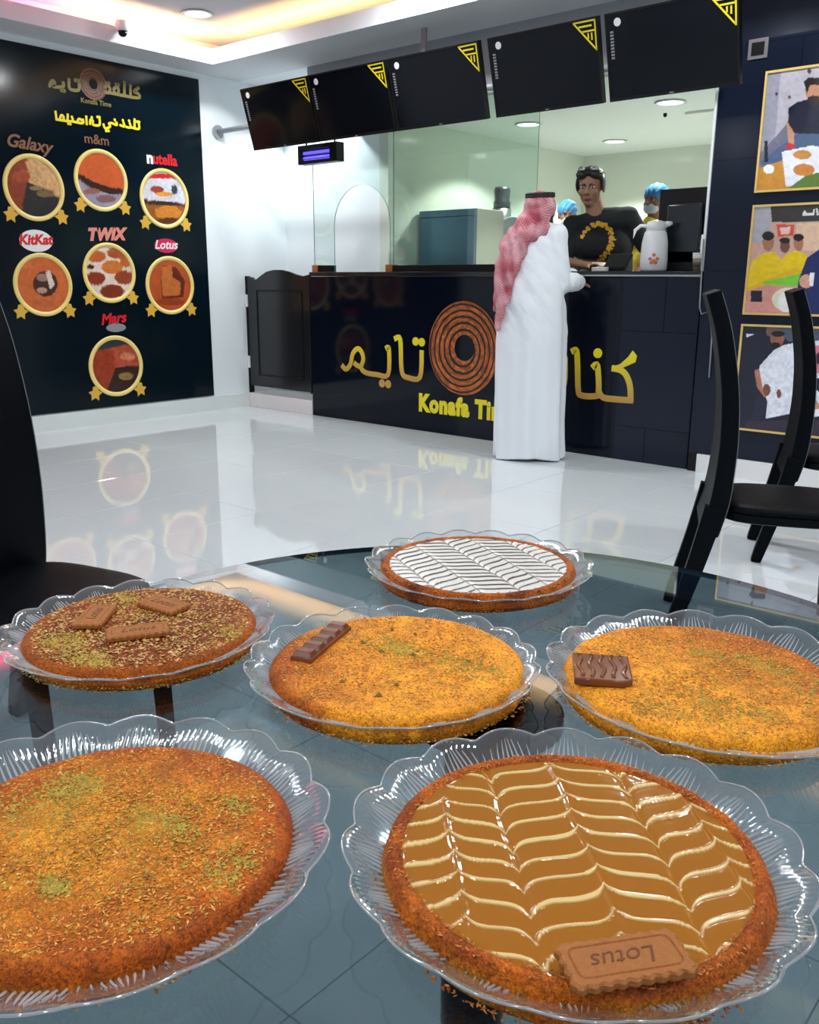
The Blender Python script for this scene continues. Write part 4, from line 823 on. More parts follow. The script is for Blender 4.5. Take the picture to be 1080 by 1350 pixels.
# --- middle: golden pastry with chocolate finger
cM, rM = (-.581, .655), .137
def col_m(x, y, q, z):
    n_ = fbm(x * 30 + 5, y * 30 + 5, 43); b = (-x * .45 - y * .9) / rM      # browner on the near left
    b = ((x * -.75 + y * -.65)) / rM
    c = lerp(GOLD * 1.18, ORG, b * 1.3 - .15 + (n_ - .5) * .7); c = lerp(c, BRN, (b - .62) * 1.8 + (n_ - .5) * .5); c = lerp(c, RED, (q - .93) * 9 * (n_ > .45)); 
    s = np.clip((.55 - z) * 3, 0, 1) * (q > .95); c = lerp(c, GOLD * .8 * np.ones(3), s * (n_ > .42) * (b < .4)); return c
plate(-.586, .653, 0.35, .96, 'scalloped clear glass plate under the golden pastry with the chocolate finger')
t = cake(*cM, rM, TH1, col_m, 'golden round pastry in the middle carrying a ridged chocolate finger', seed=2)
cl = [(*W(520, 850, cM), .016, 2), (*W(535, 855, cM), .01, 1), (*W(620, 885, cM), .018, 1.3), (*W(650, 880, cM), .015, 1), (*W(600, 870, cM), .01, .6), (0, 0, .045, 1.4)]
dress(t, rM, TH1, cl, 1900, 4600, tn, 2); skirt_bits(t, rM, 500, tn)
P = np.array([W(517, 828, cM), W(478, 845, cM), W(545, 862, cM), W(551, 857, cM), W(618, 870, cM), W(452, 896, cM), W(523, 900, cM), W(500, 914, cM), W(503, 857, cM), W(547, 834, cM)]); n = len(P)
bits(t, 'pistachio_pieces', n, np.column_stack([P, topz(P, rM, TH1) + .001]), RNG.uniform(1.0, 1.6, n) * .0022, np.array([[.22, .17, .02]] * n), M_pist, elong=1.2, flat=.9)
# --- right: pastry with chocolate square
cR, rR = (-.325, .836), .141
def col_r(x, y, q, z):
    n_ = fbm(x * 30 + 5, y * 30 + 5, 47); b = (x * .35 + y * .95) / rR
    c = lerp(GOLD * 1.18, ORG * .95, b * 1.0 + .18 + (n_ - .5) * .7); c = lerp(c, RED, (b - .75) * 1.6 + (n_ - .5) * .6); s = np.clip((.55 - z) * 3, 0, 1) * (q > .95)
    return lerp(c, GOLD * .85 * np.ones(3), s * (n_ > .38))
plate(-.315, .850, 0.2, 1.075, 'scalloped clear glass plate under the pastry at the right edge')
t = cake(*cR, rR, TH1, col_r, 'golden orange round pastry at the right with a chocolate square on it', seed=3)
cl = [(*W(930, 860, cR), .008, .6), (*W(990, 870, cR), .012, 1), (*W(1030, 880, cR), .014, 1), (*W(1065, 910, cR), .015, 1), (*W(1000, 935, cR), .012, .9), (*W(920, 915, cR), .016, 1), (*W(860, 930, cR), .012, .7), (*W(940, 940, cR), .015, .9), (0, 0, .05, 2)]
dress(t, rR, TH1, cl, 3000, 5200, tn, 3); skirt_bits(t, rR, 600, tn)
# --- left: darker pastry with three biscuits
cL, rL = (-.876, .537), .135
def col_l(x, y, q, z):
    n_ = fbm(x * 30 + 5, y * 30 + 5, 53); c = lerp(RED * .8, BRN * .7, .5 + (n_ - .5) * 2); c = lerp(c, ORG * .9, (q - .80) * 4 + (n_ - .5) * .6)
    s = np.clip((.8 - z) * 3, 0, 1) * (q > .95); return lerp(c, ORG * np.ones(3), s)
plate(-.874, .532, 0.0, .96, 'scalloped clear glass plate under the dark pastry with biscuits at the left')
t = cake(*cL, rL, TH1 - .002, col_l, 'dark red brown round pastry at the left topped with three biscuits', seed=4)
cl = [(*W(90, 840, cL), .014, 1.2), (*W(110, 862, cL), .014, 1), (*W(70, 845, cL), .010, .6), (*W(165, 785, cL), .012, .6), (*W(305, 828, cL), .014, 1), (*W(190, 800, cL), .02, .8), (*W(130, 870, cL), .012, .6), (0, 0, .06, 2)]
tl = [(.95, .55, .22), (.6, .25, .06), (.25, .07, .02), (.8, .4, .12), (.35, .1, .02)]
dress(t, rL, TH1 - .002, cl, 2600, 4200, tl, 4, fine_size=.0010, psize=.0012)
P = scatter(260, rL); n = len(P); bits(t, 'chopped_nuts', n, np.column_stack([P, topz(P, rL, TH1 - .002) + .0006]), RNG.uniform(.5, 1.3, n) * .0021, np.array([[.85, .52, .20]] * n) * RNG.uniform(.6, 1.1, (n, 1)), M_pist, elong=1.2); skirt_bits(t, rL, 900, tl + [(.45, .42, .05)] * 3)

# --- feathered icing
def pool(t, r, zc, ang, spines, pitch, phase, cbase, cline, lw, amp, seed, coat, n=420, name='glaze', dirs0=1, blur=.25, w_s=.010, cspine=None, spw=.0016, m=None):
    """disc of glaze: lines across, dragged alternately up and down at the spines.  ang: direction of the spines"""
    th = np.linspace(0, 2 * PI, n + 1)[None, :]; nr = 190; rr = (np.linspace(0, 1, nr)[:, None]) * r
    edge = 1 + .018 * (fbm(np.cos(th) * 4 + 7, np.sin(th) * 4 + 7, seed) - .5) * 2
    X, Y = rr * edge * np.cos(th), rr * edge * np.sin(th)
    ca, sa = math.cos(ang), math.sin(ang); s = X * ca + Y * sa; v = -X * sa + Y * ca
    v = v + .0030 * (fbm(s * 25 + 3, v * 3 + 3, seed + 1) - .5) * 2
    off = 0 * s; dsp = np.full(s.shape, 9.0)
    for i, c in enumerate(spines):
        sg = dirs0 * (1 if i % 2 == 0 else -1); d = np.abs(v - c); off += sg * amp * np.exp(-(d / w_s) ** 0.9); dsp = np.minimum(dsp, d)
    wob = .0028 * (fbm(s * 30 + 11, v * 18 + 11, seed + 2) - .5) * 2
    f = (s - off + wob) / pitch + phase; k = np.floor(f); fr = np.abs(f - k - .5) * pitch
    hk = vnoise(k * 7.7, np.floor(v / .05) * 3.3, seed + 4)
    wl = lw * (.65 + .8 * hk) * (0.45 + 0.55 * np.clip(dsp / .006, 0, 1))
    mk = np.clip((wl - fr) / (lw * blur) + .5, 0, 1) * np.clip((r * .985 - rr) / .002, 0, 1)
    col = lerp(np.array(cbase) * np.ones(s.shape + (3,)), np.array(cline), mk)
    if cspine is not None: col = lerp(col, np.array(cspine), np.clip(1.2 - dsp / spw, 0, 1) * .75)
    Z = zc + .0011 * mk + .0005 * (fbm(X * 60 + 9, Y * 60 + 9, seed + 6) - .5) - np.clip((rr / r - .96) / .04, 0, 1) ** 2 * .0015 - .0007 * np.exp(-(dsp / .0025) ** 2)
    o = grid_art(name, np.stack([X, Y, Z], -1), np.clip(col, 0, 1), m, t)
    o.data.polygons.foreach_set('use_smooth', [True] * len(o.data.polygons)); return o
cF, rF = (-.27, .492), .136
def col_f(x, y, q, z):
    n_ = fbm(x * 34 + 5, y * 34 + 5, 61); c = lerp(ORG * .95, BRN * 1.1, (n_ - .32) * 2.4); s = np.clip((.85 - z) * 3, 0, 1) * (q > .93)
    return lerp(c, GOLD * .72 * np.ones(3), s * np.clip((n_ - .35) * 4, 0, 1))
plate(-.277, .501, 0.22, 1.015, 'scalloped clear glass plate under the caramel pastry at the front')
t = cake(*cF, rF, 0.028, col_f, 'caramel glazed round pastry with feathered white lines at the front right', seed=5, rim=.005, dome=0)
M_car = mat('caramel_glaze', rough=0.07, attr=True, coat=0.0, spec=0.45)
pool(t, rF * .905, .0045 + .0258, math.radians(-45), (-.132, -.085, -.044, .011, .060, .105), .0222, .2, (.40, .145, .008), (.85, .62, .26), .0018, .0150, 3, 1, m=M_car, dirs0=1, w_s=.0062)
P = []; c_ = []
a = RNG.uniform(0, 2 * PI, 900); rr = rF * RNG.uniform(.875, .96, 900)
tf = [(.60, .16, .012), (.36, .08, .01), (.72, .26, .03)]
kk = RNG.integers(0, 3, 900); bits(t, 'toasted_shreds', 900, np.column_stack([rr * np.cos(a), rr * np.sin(a), np.full(900, .0325)]), RNG.uniform(.5, 1.3, 900) * .00065, np.array(tf)[kk], M_bits, elong=3.0); skirt_bits(t, rF, 700, tf)
cB, rB = (-.722, .987), .142
def col_b(x, y, q, z):
    n_ = fbm(x * 34 + 5, y * 34 + 5, 67); c = lerp(ORG * .9, BRN, (n_ - .35) * 1.6); return lerp(c, DRK, np.clip((n_ - .60) * 6, 0, 1) * .7)
plate(-.719, .985, 0.15, 1.0, 'scalloped clear glass plate under the white iced pastry at the back')
t = cake(*cB, rB, 0.024, col_b, 'white iced round pastry with feathered dark chocolate lines at the back', seed=6, rim=.003, dome=0)
M_ice = mat('white_icing', rough=0.3, attr=True, coat=0.15)
pool(t, rB * .905, .0045 + .0232, math.radians(-27.5), (-.100, -.050, 0.0, .045, .090), .0172, .1, (.86, .84, .78), (.035, .012, .009), .0021, .013, 9, 1, name='icing', m=M_ice, dirs0=1, cspine=(.22, .11, .08), spw=.0020)
tb = [(.7, .28, .05), (.4, .12, .02), (.12, .03, .01)]
a = RNG.uniform(0, 2 * PI, 700); rr = rB * RNG.uniform(.885, .97, 700); kk = RNG.integers(0, 3, 700)
bits(t, 'toasted_shreds', 700, np.column_stack([rr * np.cos(a), rr * np.sin(a), np.full(700, .0275)]), RNG.uniform(.6, 1.6, 700) * .0009, np.array(tb)[kk], M_bits, elong=2.5); skirt_bits(t, rB, 500, tb)

# --- biscuits
M_bis = mat('caramelised_biscuit', (.36, .115, .02), .62, nscale=260, nvar=.35, c2=(.50, .18, .035), bump=.5, bscale=900)
M_bisd = mat('biscuit_recess', (.17, .055, .015), .7)
def rrect(hx, hy, rad, z, teeth=0, amp=0.0):
    pts = []; segs = []
    n = 120
    # walk the rounded rectangle at even steps
    per = 4 * (hx + hy) - 8 * rad + 2 * PI * rad
    for i in range(n):
        s = per * i / n; L1, L2, c = 2 * (hx - rad), 2 * (hy - rad), PI * rad / 2
        for kind, ln in (('b', L1), (0, c), ('r', L2), (1, c), ('t', L1), (2, c), ('l', L2), (3, c)):
            if s <= ln: break
            s -= ln
        if kind == 'b': p = (-hx + rad + s, -hy); nr = (0, -1)
        elif kind == 'r': p = (hx, -hy + rad + s); nr = (1, 0)
        elif kind == 't': p = (hx - rad - s, hy); nr = (0, 1)
        elif kind == 'l': p = (-hx, hy - rad - s); nr = (-1, 0)
        else:
            cc = ((hx - rad, -hy + rad), (hx - rad, hy - rad), (-hx + rad, hy - rad), (-hx + rad, -hy + rad))[kind]; an = -PI / 2 + kind * PI / 2 + s / rad
            nr = (math.cos(an), math.sin(an)); p = (cc[0] + rad * nr[0], cc[1] + rad * nr[1])
        w_ = amp * math.cos(2 * PI * teeth * i / n) if teeth else 0
        pts.append((p[0] + nr[0] * w_, p[1] + nr[1] * w_, z))
    return pts
def biscuit(x, y, z, rz, tilt, label, flip=0.0, L_=.062, W_=.032):
    t = thing('caramel_biscuit', label, 'biscuit', (x, y, z), rz, 'embossed caramel biscuits', world=False); t.rotation_euler = (tilt[0], tilt[1], rz)
    hx, hy = L_ / 2, W_ / 2; h = .0065; mb = MB()
    T = 26
    mb.rings([rrect(hx - .001, hy - .001, .004, 0, T, .0007), rrect(hx, hy, .004, .0015, T, .0010), rrect(hx, hy, .004, h - .0018, T, .0010), rrect(hx - .0016, hy - .0016, .004, h - .0002, T, .0007), rrect(hx - .005, hy - .005, .005, h),
              rrect(hx - .0058, hy - .0058, .005, h - .0010), rrect(hx - .0066, hy - .0066, .005, h - .0001), rrect(hx - .009, hy - .009, .004, h)])
    mb.obj('biscuit_body', M_bis, t, smooth=False)
    text_mesh('Lotus', .0165 * W_ / .032, M_bisd, Matrix.Translation((0, 0, h - .0002)) @ Matrix.Rotation(flip, 4, 'Z') @ Matrix.Translation((0, -.0050, 0)), 'embossed_name', t, depth=.0005, offset=-.0001, shear=.35, align='CENTER')
    return t
biscuit(-.187, .409, .7885, math.radians(52.7), (0.0, 0.0), 'large embossed caramel biscuit lying on the front caramel pastry', flip=PI, L_=.075, W_=.035)
zt = ZP + .0045 + TH1 + .0006
biscuit(-.9235, .504, zt, math.radians(133), (0, .03), 'embossed caramel biscuit at the left end of the dark pastry', L_=.070, W_=.034)
biscuit(-.896, .580, zt, math.radians(8), (.03, 0), 'embossed caramel biscuit farthest back on the dark pastry', L_=.062, W_=.034)
biscuit(-.845, .511, zt, math.radians(60), (0, 0), 'embossed caramel biscuit nearest the front rim of the dark pastry', L_=.068, W_=.033)
# --- chocolates
M_choc = mat('milk_chocolate', (.17, .05, .02), .28, nscale=60, nvar=.3)
M_chocg = mat('glossy_chocolate', (.21, .068, .026), .10)
def choc_finger(x, y, z, rz):
    t = thing('chocolate_finger', 'ridged milk chocolate finger on the golden pastry in the middle', 'chocolate', (x, y, z), rz, world=False)
    MB().rings([[(a * .051, b * .0125, 0) for a, b in ((-1, -1), (1, -1), (1, 1), (-1, 1))], [(a * .050, b * .012, .005) for a, b in ((-1, -1), (1, -1), (1, 1), (-1, 1))]]).obj('base_bar', M_choc, t, bevel=.0008)
    for k in range(5):
        cx = -.04 + .02 * k; mb = MB()
        mb.rings([[(cx + a * .0093, b * .0118, .0045) for a, b in ((-1, -1), (1, -1), (1, 1), (-1, 1))], [(cx + a * .0052, b * .0085, .0105) for a, b in ((-1, -1), (1, -1), (1, 1), (-1, 1))]])
        mb.obj('segment', M_choc, t, bevel=.001)
choc_finger(-.668, .628, ZP + .0045 + TH1 + .001, math.radians(110))
t = thing('chocolate_square', 'glossy milk chocolate square drizzled with chocolate on the right pastry', 'chocolate', (-.400, .766, ZP + .0045 + TH1 + .001), math.radians(-57), world=False)
MB().rings([[(x, y, z) for x, y in ((-.032, -.029), (.032, -.029), (.034, .018), (.028, .028), (-.030, .029))] for z in (0, .008)]).obj('bar', M_chocg, t, bevel=.0018)
for k in range(5):
    y0 = -.022 + k * .011; pts = [(-.027 + .054 * i / 8, y0 + .0020 * math.sin(i * 1.1 + k), .0072) for i in range(9)]
    MB().tube(pts, .0024, 9).obj('drizzle', M_chocg, t, smooth=True)

# ================================================================== CHAIRS
def sweep(mb, path, hw, ht, wd, mi=0):
    """path [(x,z)] in the chair's side plane; slab of half thickness ht and half width wd along y"""
    rs = []
    for i, (x, z) in enumerate(path):
        a = np.array(path[min(i + 1, len(path) - 1)]) - np.array(path[max(i - 1, 0)]); a = a / np.hypot(*a); nx_, nz_ = -a[1], a[0]
        h = ht[i] if isinstance(ht, (list, tuple)) else ht; w_ = wd[i] if isinstance(wd, (list, tuple)) else wd
        k = []
        for (u, v) in ((-1, -.8), (-.8, -1), (.8, -1), (1, -.8), (1, .8), (.8, 1), (-.8, 1), (-1, .8)): k.append((x + nx_ * h * u, w_ * (1 if abs(v) == 1 else .985) * np.sign(v), z + nz_ * h * u))
        rs.append(k)
    return mb.rings(rs, True, True, mi)
def bez(P, n=5): return [tuple(p) for p in smooth_line(P, n)]
def chair(x, y, rz, label):
    """local frame: back at x=0 facing +x (sitter looks to +x)"""
    t = thing('dining_chair', label, 'chair', (x, y, 0), rz, 'black leather dining chairs', world=False)
    # curved side profile of the back: top leans back, waist forward, legs splay back
    prof = bez([(-.085, 1.14), (-.045, 1.02), (-.012, .85), (.0, .70), (-.002, .58), (-.012, .47), (-.035, .37)])
    sweep(MB(), prof, None, [.023 + .008 * i / len(prof) for i in range(len(prof))], .20).obj('backrest', M_leather, t, smooth=False, bevel=.004)
    for s in (-1, 1):
        MB().tube([(p[0] + .0240 + .008 * i / len(prof), s * .196, p[1]) for i, p in enumerate(prof)], .0011, 5).obj('seam', M_stitch, t)
        lp = bez([(-.02, .46), (-.035, .40), (-.07, .25), (-.115, .08), (-.135, 0.0)])
        mb = MB(); sweep(mb, lp, None, [.036 - .017 * i / len(lp) for i in range(len(lp))], .020); o = mb.obj('leg', M_leather, t, bevel=.003); o.location = (0, s * .182, 0)
        lp = bez([(.38, .43), (.39, .25), (.40, .0)]); mb = MB(); sweep(mb, lp, None, [.020 - .007 * i / len(lp) for i in range(len(lp))], .017); o = mb.obj('leg', M_leather, t, bevel=.003); o.location = (0, s * .182, 0)
    def srr(z, g): return [(.205 + (.215 + g) * math.copysign(abs(math.cos(a)) ** .55, math.cos(a)), (.205 + g) * math.copysign(abs(math.sin(a)) ** .55, math.sin(a)), z) for a in [2 * PI * k / 48 for k in range(48)]]
    MB().rings([srr(.415, -.012), srr(.42, 0), srr(.435, .003), srr(.445, 0)]).obj('seat_frame', M_leather, t, smooth=False)
    MB().rings([srr(.4455, -.004), srr(.452, .004), srr(.462, .002), srr(.470, -.010), srr(.476, -.04), srr(.479, -.10)]).obj('seat_cushion', M_leather, t, smooth=True)
    return t
chair(-1.14, 2.95, math.radians(25), 'black leather dining chair right behind the glass table, legs seen through it')
chair(-1.22, 3.99, math.radians(23), 'black leather dining chair farther back before the framed photographs')
chair(-2.12, 0.86, math.radians(15), 'black leather dining chair cut by the left edge of the picture')
# ================================================================== PEOPLE
def hand(mb, w_, d, up, side=1, s=1.0, curl=0.6, thumb=True):
    """palm + five separate bent fingers; w_ wrist, d pointing direction, up back-of-hand normal"""
    d = Vector(d).normalized(); up = (Vector(up) - d * Vector(up).dot(d)).normalized(); sd = d.cross(up) * side; w_ = Vector(w_)
    for k in (-1, -.33, .33, 1): cap(mb, w_ + sd * .012 * k * s, .014 * s, w_ + d * .082 * s + sd * .028 * k * s, .0125 * s, 10)
    for k, ln in ((-1.0, .066), (-.34, .078), (.34, .084), (1.0, .074)):
        p = w_ + d * .085 * s + sd * .029 * k * s; dirn = d.copy()
        for j, f in enumerate((.45, .32, .23)):
            dirn = (dirn - up * curl * (.35 + .25 * j)).normalized(); q = p + dirn * ln * s * f; cap(mb, p, (.0092 - .0008 * j) * s, q, (.0086 - .0010 * j) * s, 10); p = q
    if thumb:
        p = w_ + d * .025 * s + sd * .030 * s; dr = (d * .6 + sd * .8 - up * .25).normalized()
        for j, f in enumerate((.036, .028, .022)):
            q = p + dr * f * s; cap(mb, p, (.0125 - .0015 * j) * s, q, (.011 - .0015 * j) * s, 10); p = q; dr = (dr * .8 + d * .5 - up * .25).normalized()
def head(mb, c, f, up=(0, 0, 1), s=1.0, ears=True):
    """skull, jaw, nose, brow, ears; c centre of the head, f facing direction. returns frame"""
    f = Vector(f).normalized(); up = Vector(up).normalized(); up = (up - f * up.dot(f)).normalized(); r = f.cross(up); c = Vector(c)
    M = Matrix((r, f, up)).transposed()
    P = lambda x, y, z: c + (r * x + f * y + up * z) * s
    ell(mb, P(0, -.012, .028), (.074 * s, .092 * s, .088 * s), M); ell(mb, P(0, .018, -.028), (.062 * s, .068 * s, .078 * s), M)
    ell(mb, P(0, .045, -.082), (.034 * s, .032 * s, .026 * s), M)
    for q in (-1, 1):
        ell(mb, P(q * .038, .058, -.022), (.024 * s, .022 * s, .026 * s), M); ell(mb, P(q * .030, .078, .026), (.026 * s, .012 * s, .008 * s), M)
        if ears: ell(mb, P(q * .078, -.008, -.004), (.010 * s, .020 * s, .032 * s), M)
    cap(mb, P(0, .082, .012), .009 * s, P(0, .102, -.022), .013 * s); 
    for q in (-1, 1): cap(mb, P(q * .004, .096, -.024), .008 * s, P(q * .013, .088, -.027), .008 * s)
    cap(mb, P(-.018, .080, -.050), .0075 * s, P(.018, .080, -.050), .0075 * s); cap(mb, P(-.014, .079, -.060), .0075 * s, P(.014, .079, -.060), .0075 * s)
    return P, M
M_eye = mat('eye_white', (.6, .58, .55), .3); M_dark = mat('dark_iris', (.01, .007, .005), .2); M_lip = mat('lips', (.28, .09, .07), .5)
def face(parent, P, M, s=1.0, lips=True):
    for q in (-1, 1):
        mb = MB(); ell(mb, P(q * .030, .0735, .008), (.0135 * s, .009 * s, .0065 * s), M); e = mb.obj('eye', M_eye, parent, smooth=True)
        mb = MB(); ell(mb, P(q * .030, .0805, .008), (.0055 * s, .003 * s, .0055 * s), M); mb.obj('iris', M_dark, e, smooth=True)
        mb = MB(); cap(mb, P(q * .014, .092, .026), .0035 * s, P(q * .045, .078, .029), .003 * s, 8); mb.obj('eyebrow', M_hair, parent, smooth=True)
    if lips:
        mb = MB(); cap(mb, P(-.020, .083, -.0545), .0042 * s, P(.020, .083, -.0545), .0042 * s, 8); ell(mb, P(0, .087, -.0545), (.014 * s, .005 * s, .006 * s), M); mb.obj('lips', M_lip, parent, smooth=True)

# ---------------- customer in white thobe and red checked headcloth
CX, CY = -3.315, 5.03; D0 = math.hypot(CX, CY)
def K(px, py, dd=0.0): return Vector(ond(px, py, D0 + dd))
t = thing('person', 'person in long white thobe and red checked headcloth standing at the counter, seen from behind', 'person', (CX, CY, 0))
hc = K(714, 277, 0.0); hf = (K(735, 279, 0.14) - hc)          # looks away to the right
mb = MB(); Ph, Mh = head(mb, hc, hf)
sR, sL = K(731, 312, -.02), K(690, 312, .05)
cap(mb, hc + Vector((0, 0, -.06)), .055, K(709, 306, .02), .06); cap(mb, K(706, 322, .0), .12, K(702, 370, .0), .13); cap(mb, K(702, 370, 0), .13, K(700, 420, 0), .135)
eR, wR = K(737, 376, .0), K(762, 372, .22); cap(mb, sR, .055, eR, .042); cap(mb, eR, .042, wR, .028)
eL, wL = K(720, 378, .40), K(757, 362, .36); cap(mb, sL, .055, K(700, 372, .30), .042); cap(mb, K(700, 372, .30), .042, wL, .028)
for q, x in ((-1, 686), (1, 710)):
    cap(mb, K(x, 425, .02 * q), .10, K(x, 510, .02 * q), .065); cap(mb, K(x, 510, .02 * q), .065, K(x, 592, .02 * q), .042); cap(mb, K(x, 601, .02 * q), .035, K(x + 12, 601, .02 * q + .14), .03)
hd = (K(772, 374, .34) - wR); hand(mb, wR, hd, (0.2, -.3, 1), 1, 1.0, .75); hand(mb, wL, K(772, 368, .44) - wL, (0, -.2, 1), -1, 1.0, .6)
zmin = min(v[2] for v in mb.v)
mb.v = [(x, y, max(z, 0.002)) for x, y, z in mb.v]
body = fuse(mb, 'body', M_skin, .0065, t)
face(t, Ph, Mh)
mb = MB(); ell(mb, Ph(0, .045, -.070), (.055, .045, .040), Mh); ell(mb, Ph(0, .02, -.045), (.068, .06, .05), Mh); mb.obj('beard', M_hair, t, smooth=True)
# thobe: closed loft for the skirt and torso, sleeves, fused to one garment with folds
lv = [(697, 607, 46, .150), (697, 600, 46, .150), (697, 560, 45.5, .150), (698, 520, 46, .150), (699, 480, 46.5, .155), (700, 440, 47, .165), (700, 405, 46, .170), (701, 375, 43, .165), (702, 345, 38, .150), (703, 322, 35, .130), (705, 306, 29, .105), (708, 296, 18, .08)]
rs = []
Rv = (K(720, 450) - K(680, 450)).normalized(); Dv = Vector((K(700, 450, .1) - K(700, 450)));Dv.z = 0; Dv.normalize(); Rv.z = 0; Rv.normalize()
for px, py, hw, dp in lv:
    c = K(px, py); w2 = (K(px + hw, py) - K(px - hw, py)).length / 2
    row = []
    for j in range(96):
        a = 2 * PI * j / 96; low = max(0, min(1, (py - 360) / 240)); fold = 1 + low * (.060 * math.sin(a * 7 + .6) + .034 * math.sin(a * 12 + 2)) + .012 * math.sin(a * 5 + py * .03)
        row.append(c + Rv * (w2 * math.cos(a) * fold) + Dv * (dp * math.sin(a) * fold))
    if py == 607: row = [Vector((v.x, v.y, .012 + .010 * math.sin(j * 2 * PI / 96 * 3))) for j, v in enumerate(row)]
    rs.append(row)
mb = MB(); mb.rings(rs)
for s_, e_, w__, r0, r1, r2 in ((sR, eR, wR, .088, .074, .050), (sL, K(700, 372, .30), wL, .088, .070, .048)):
    cap(mb, s_ + Vector((0, 0, .0)), r0, e_, r1); cap(mb, e_, r1, w__ - (w__ - e_).normalized() * .015, r2)
    # crumpled rings on the sleeve
    for q in range(5):
        f_ = .25 + q * .14; c = e_.lerp(w__, f_); ell(mb, c + Vector((.005 * (-1) ** q, 0, .004)), (r1 * (1 - .22 * f_) * 1.06,) * 2 + (r1 * (1 - .22 * f_),))
cap(mb, sR, .085, K(703, 300, .01), .07); cap(mb, sL, .085, K(703, 300, .01), .07); cap(mb, K(733, 340, -.02), .07, K(722, 410, -.03), .07)
def wrinkle(co):
    return (.012 * (fbm(co[:, 0] * 9 + 40 + co[:, 2] * 2, co[:, 2] * 7 + co[:, 1] * 6 + 40, 5) - .5) * np.clip((co[:, 2] - .5) * 3, .25, 1.6) * 2).astype(np.float32)
fuse(mb, 'thobe', M_thobe, .009, t, smooth=4, disp=wrinkle)
mb = MB(); cap(mb, wR - (wR - eR).normalized() * .03, .049, wR + (wR - eR).normalized() * .005, .050); fuse(mb, 'cuff', M_thobe, .007, t, smooth=2)
# headcloth
def checker():
    m = mat('red_checked_cotton', (.6, .2, .25), .85); nt = m.node_tree; N = nt.nodes.new; L = nt.links.new; p = nt.nodes['Principled BSDF']; tc = N('ShaderNodeTexCoord'); sep = N('ShaderNodeSeparateXYZ'); L(tc.outputs['Object'], sep.inputs[0])
    ws = []
    for i, k in ((0, 200), (2, 200)):
        a = N('ShaderNodeMath'); a.operation = 'MULTIPLY'; a.inputs[1].default_value = k * 2; s = N('ShaderNodeMath'); s.operation = 'SINE'; L(sep.outputs[i], a.inputs[0]); L(a.outputs[0], s.inputs[0]); ws.append(s)
    mu = N('ShaderNodeMath'); mu.operation = 'MULTIPLY'; L(ws[0].outputs[0], mu.inputs[0]); L(ws[1].outputs[0], mu.inputs[1])
    nz = N('ShaderNodeTexNoise'); nz.inputs['Scale'].default_value = 9; L(tc.outputs['Object'], nz.inputs[0]); ad = N('ShaderNodeMath'); ad.operation = 'MULTIPLY_ADD'; ad.inputs[1].default_value = .13; L(mu.outputs[0], ad.inputs[0]); L(nz.outputs['Fac'], ad.inputs[2])
    r = N('ShaderNodeValToRGB'); r.color_ramp.elements[0].position = .30; r.color_ramp.elements[0].color = (.36, .025, .05, 1); r.color_ramp.elements[1].position = .80; r.color_ramp.elements[1].color = (.74, .46, .50, 1); L(ad.outputs[0], r.inputs[0]); L(r.outputs[0], p.inputs['Base Color']); return m
M_check = checker()
mb = MB()
ell(mb, Ph(0, -.022, .022), (.098, .108, .094), Mh); ell(mb, Ph(0, -.045, -.03), (.095, .085, .10), Mh); cap(mb, K(704, 288, -.03), .088, K(696, 303, -.05), .085)
# swathe over the shoulders and back, tails hanging at the left
for a, b, r0, r1 in ((K(694, 300, -.06), K(676, 322, -.09), .085, .070), (K(676, 318, -.09), K(664, 352, -.12), .070, .052), (K(664, 350, -.12), K(659, 392, -.14), .050, .040), (K(659, 390, -.14), K(658, 432, -.13), .040, .016),
                     (K(690, 315, -.12), K(676, 352, -.15), .060, .042), (K(676, 350, -.15), K(667, 400, -.16), .042, .024), (K(714, 300, -.06), K(690, 312, -.12), .06, .06), (K(668, 336, -.08), K(656, 372, -.08), .045, .032), (K(656, 372, -.08), K(654, 408, -.08), .030, .012)):
    cap(mb, a, r0, b, r1)
def gfold(co):
    return (.017 * (np.sin(co[:, 0] * 75 + co[:, 1] * 40 + co[:, 2] * 22 + 4 * fbm(co[:, 0] * 8 + 30, co[:, 2] * 8 + 30, 3)) * .45 + (fbm(co[:, 0] * 22 + 40, co[:, 2] * 9 + 40, 8) - .5) * 1.3) * np.clip((1.66 - co[:, 2]) * 5 + .3, .25, 1)).astype(np.float32)
g = fuse(mb, 'headcloth', M_check, .0065, t, smooth=3, disp=gfold)
mb = MB(); cc = Ph(0, -.012, .082)
for k in range(2):
    pts = [Ph(.082 * math.cos(a), -.020 + .092 * math.sin(a), .080 + .013 * k + .006 * math.sin(a)) for a in [2 * PI * j / 40 for j in range(41)]]; mb.tube(pts, .010, 8)
mb.obj('head_cord', M_cord, t, smooth=True)['kind'] = 'stuff'

# ---------------- cashier behind the counter
D1 = math.hypot(*ony(785, 300, 6.12)[:2])
def Q(px, py, dd=0.0): return Vector(ond(px, py, D1 + dd))
base = Q(785, 355); t = thing('person', 'young person in black t-shirt with yellow crescent print standing behind the counter', 'person', (base.x, base.y, .13))
hc = Q(779, 247); hf = Q(772, 250, -.16) - hc; mb = MB(); HS = 1.2; Ph, Mh = head(mb, hc, hf, s=HS)
sL, sR = Q(755, 297, -.01), Q(830, 287, .02)      # picture-left and picture-right shoulder
cap(mb, Q(781, 262, .02), .064, Q(786, 284, .02), .070); cap(mb, Q(772, 302, .03), .075, Q(812, 296, .03), .075); cap(mb, Q(776, 330, .04), .09, Q(808, 330, .04), .09)
cap(mb, Q(779, 372, .04), .095, Q(801, 372, .04), .095)
eL, wL = Q(747, 345, -.02), Q(778, 351, -.30); cap(mb, sL, .052, eL, .038); cap(mb, eL, .038, wL, .027); hand(mb, wL, Q(794, 347, -.40) - wL, (0, 0, 1), 1, .95, .6)
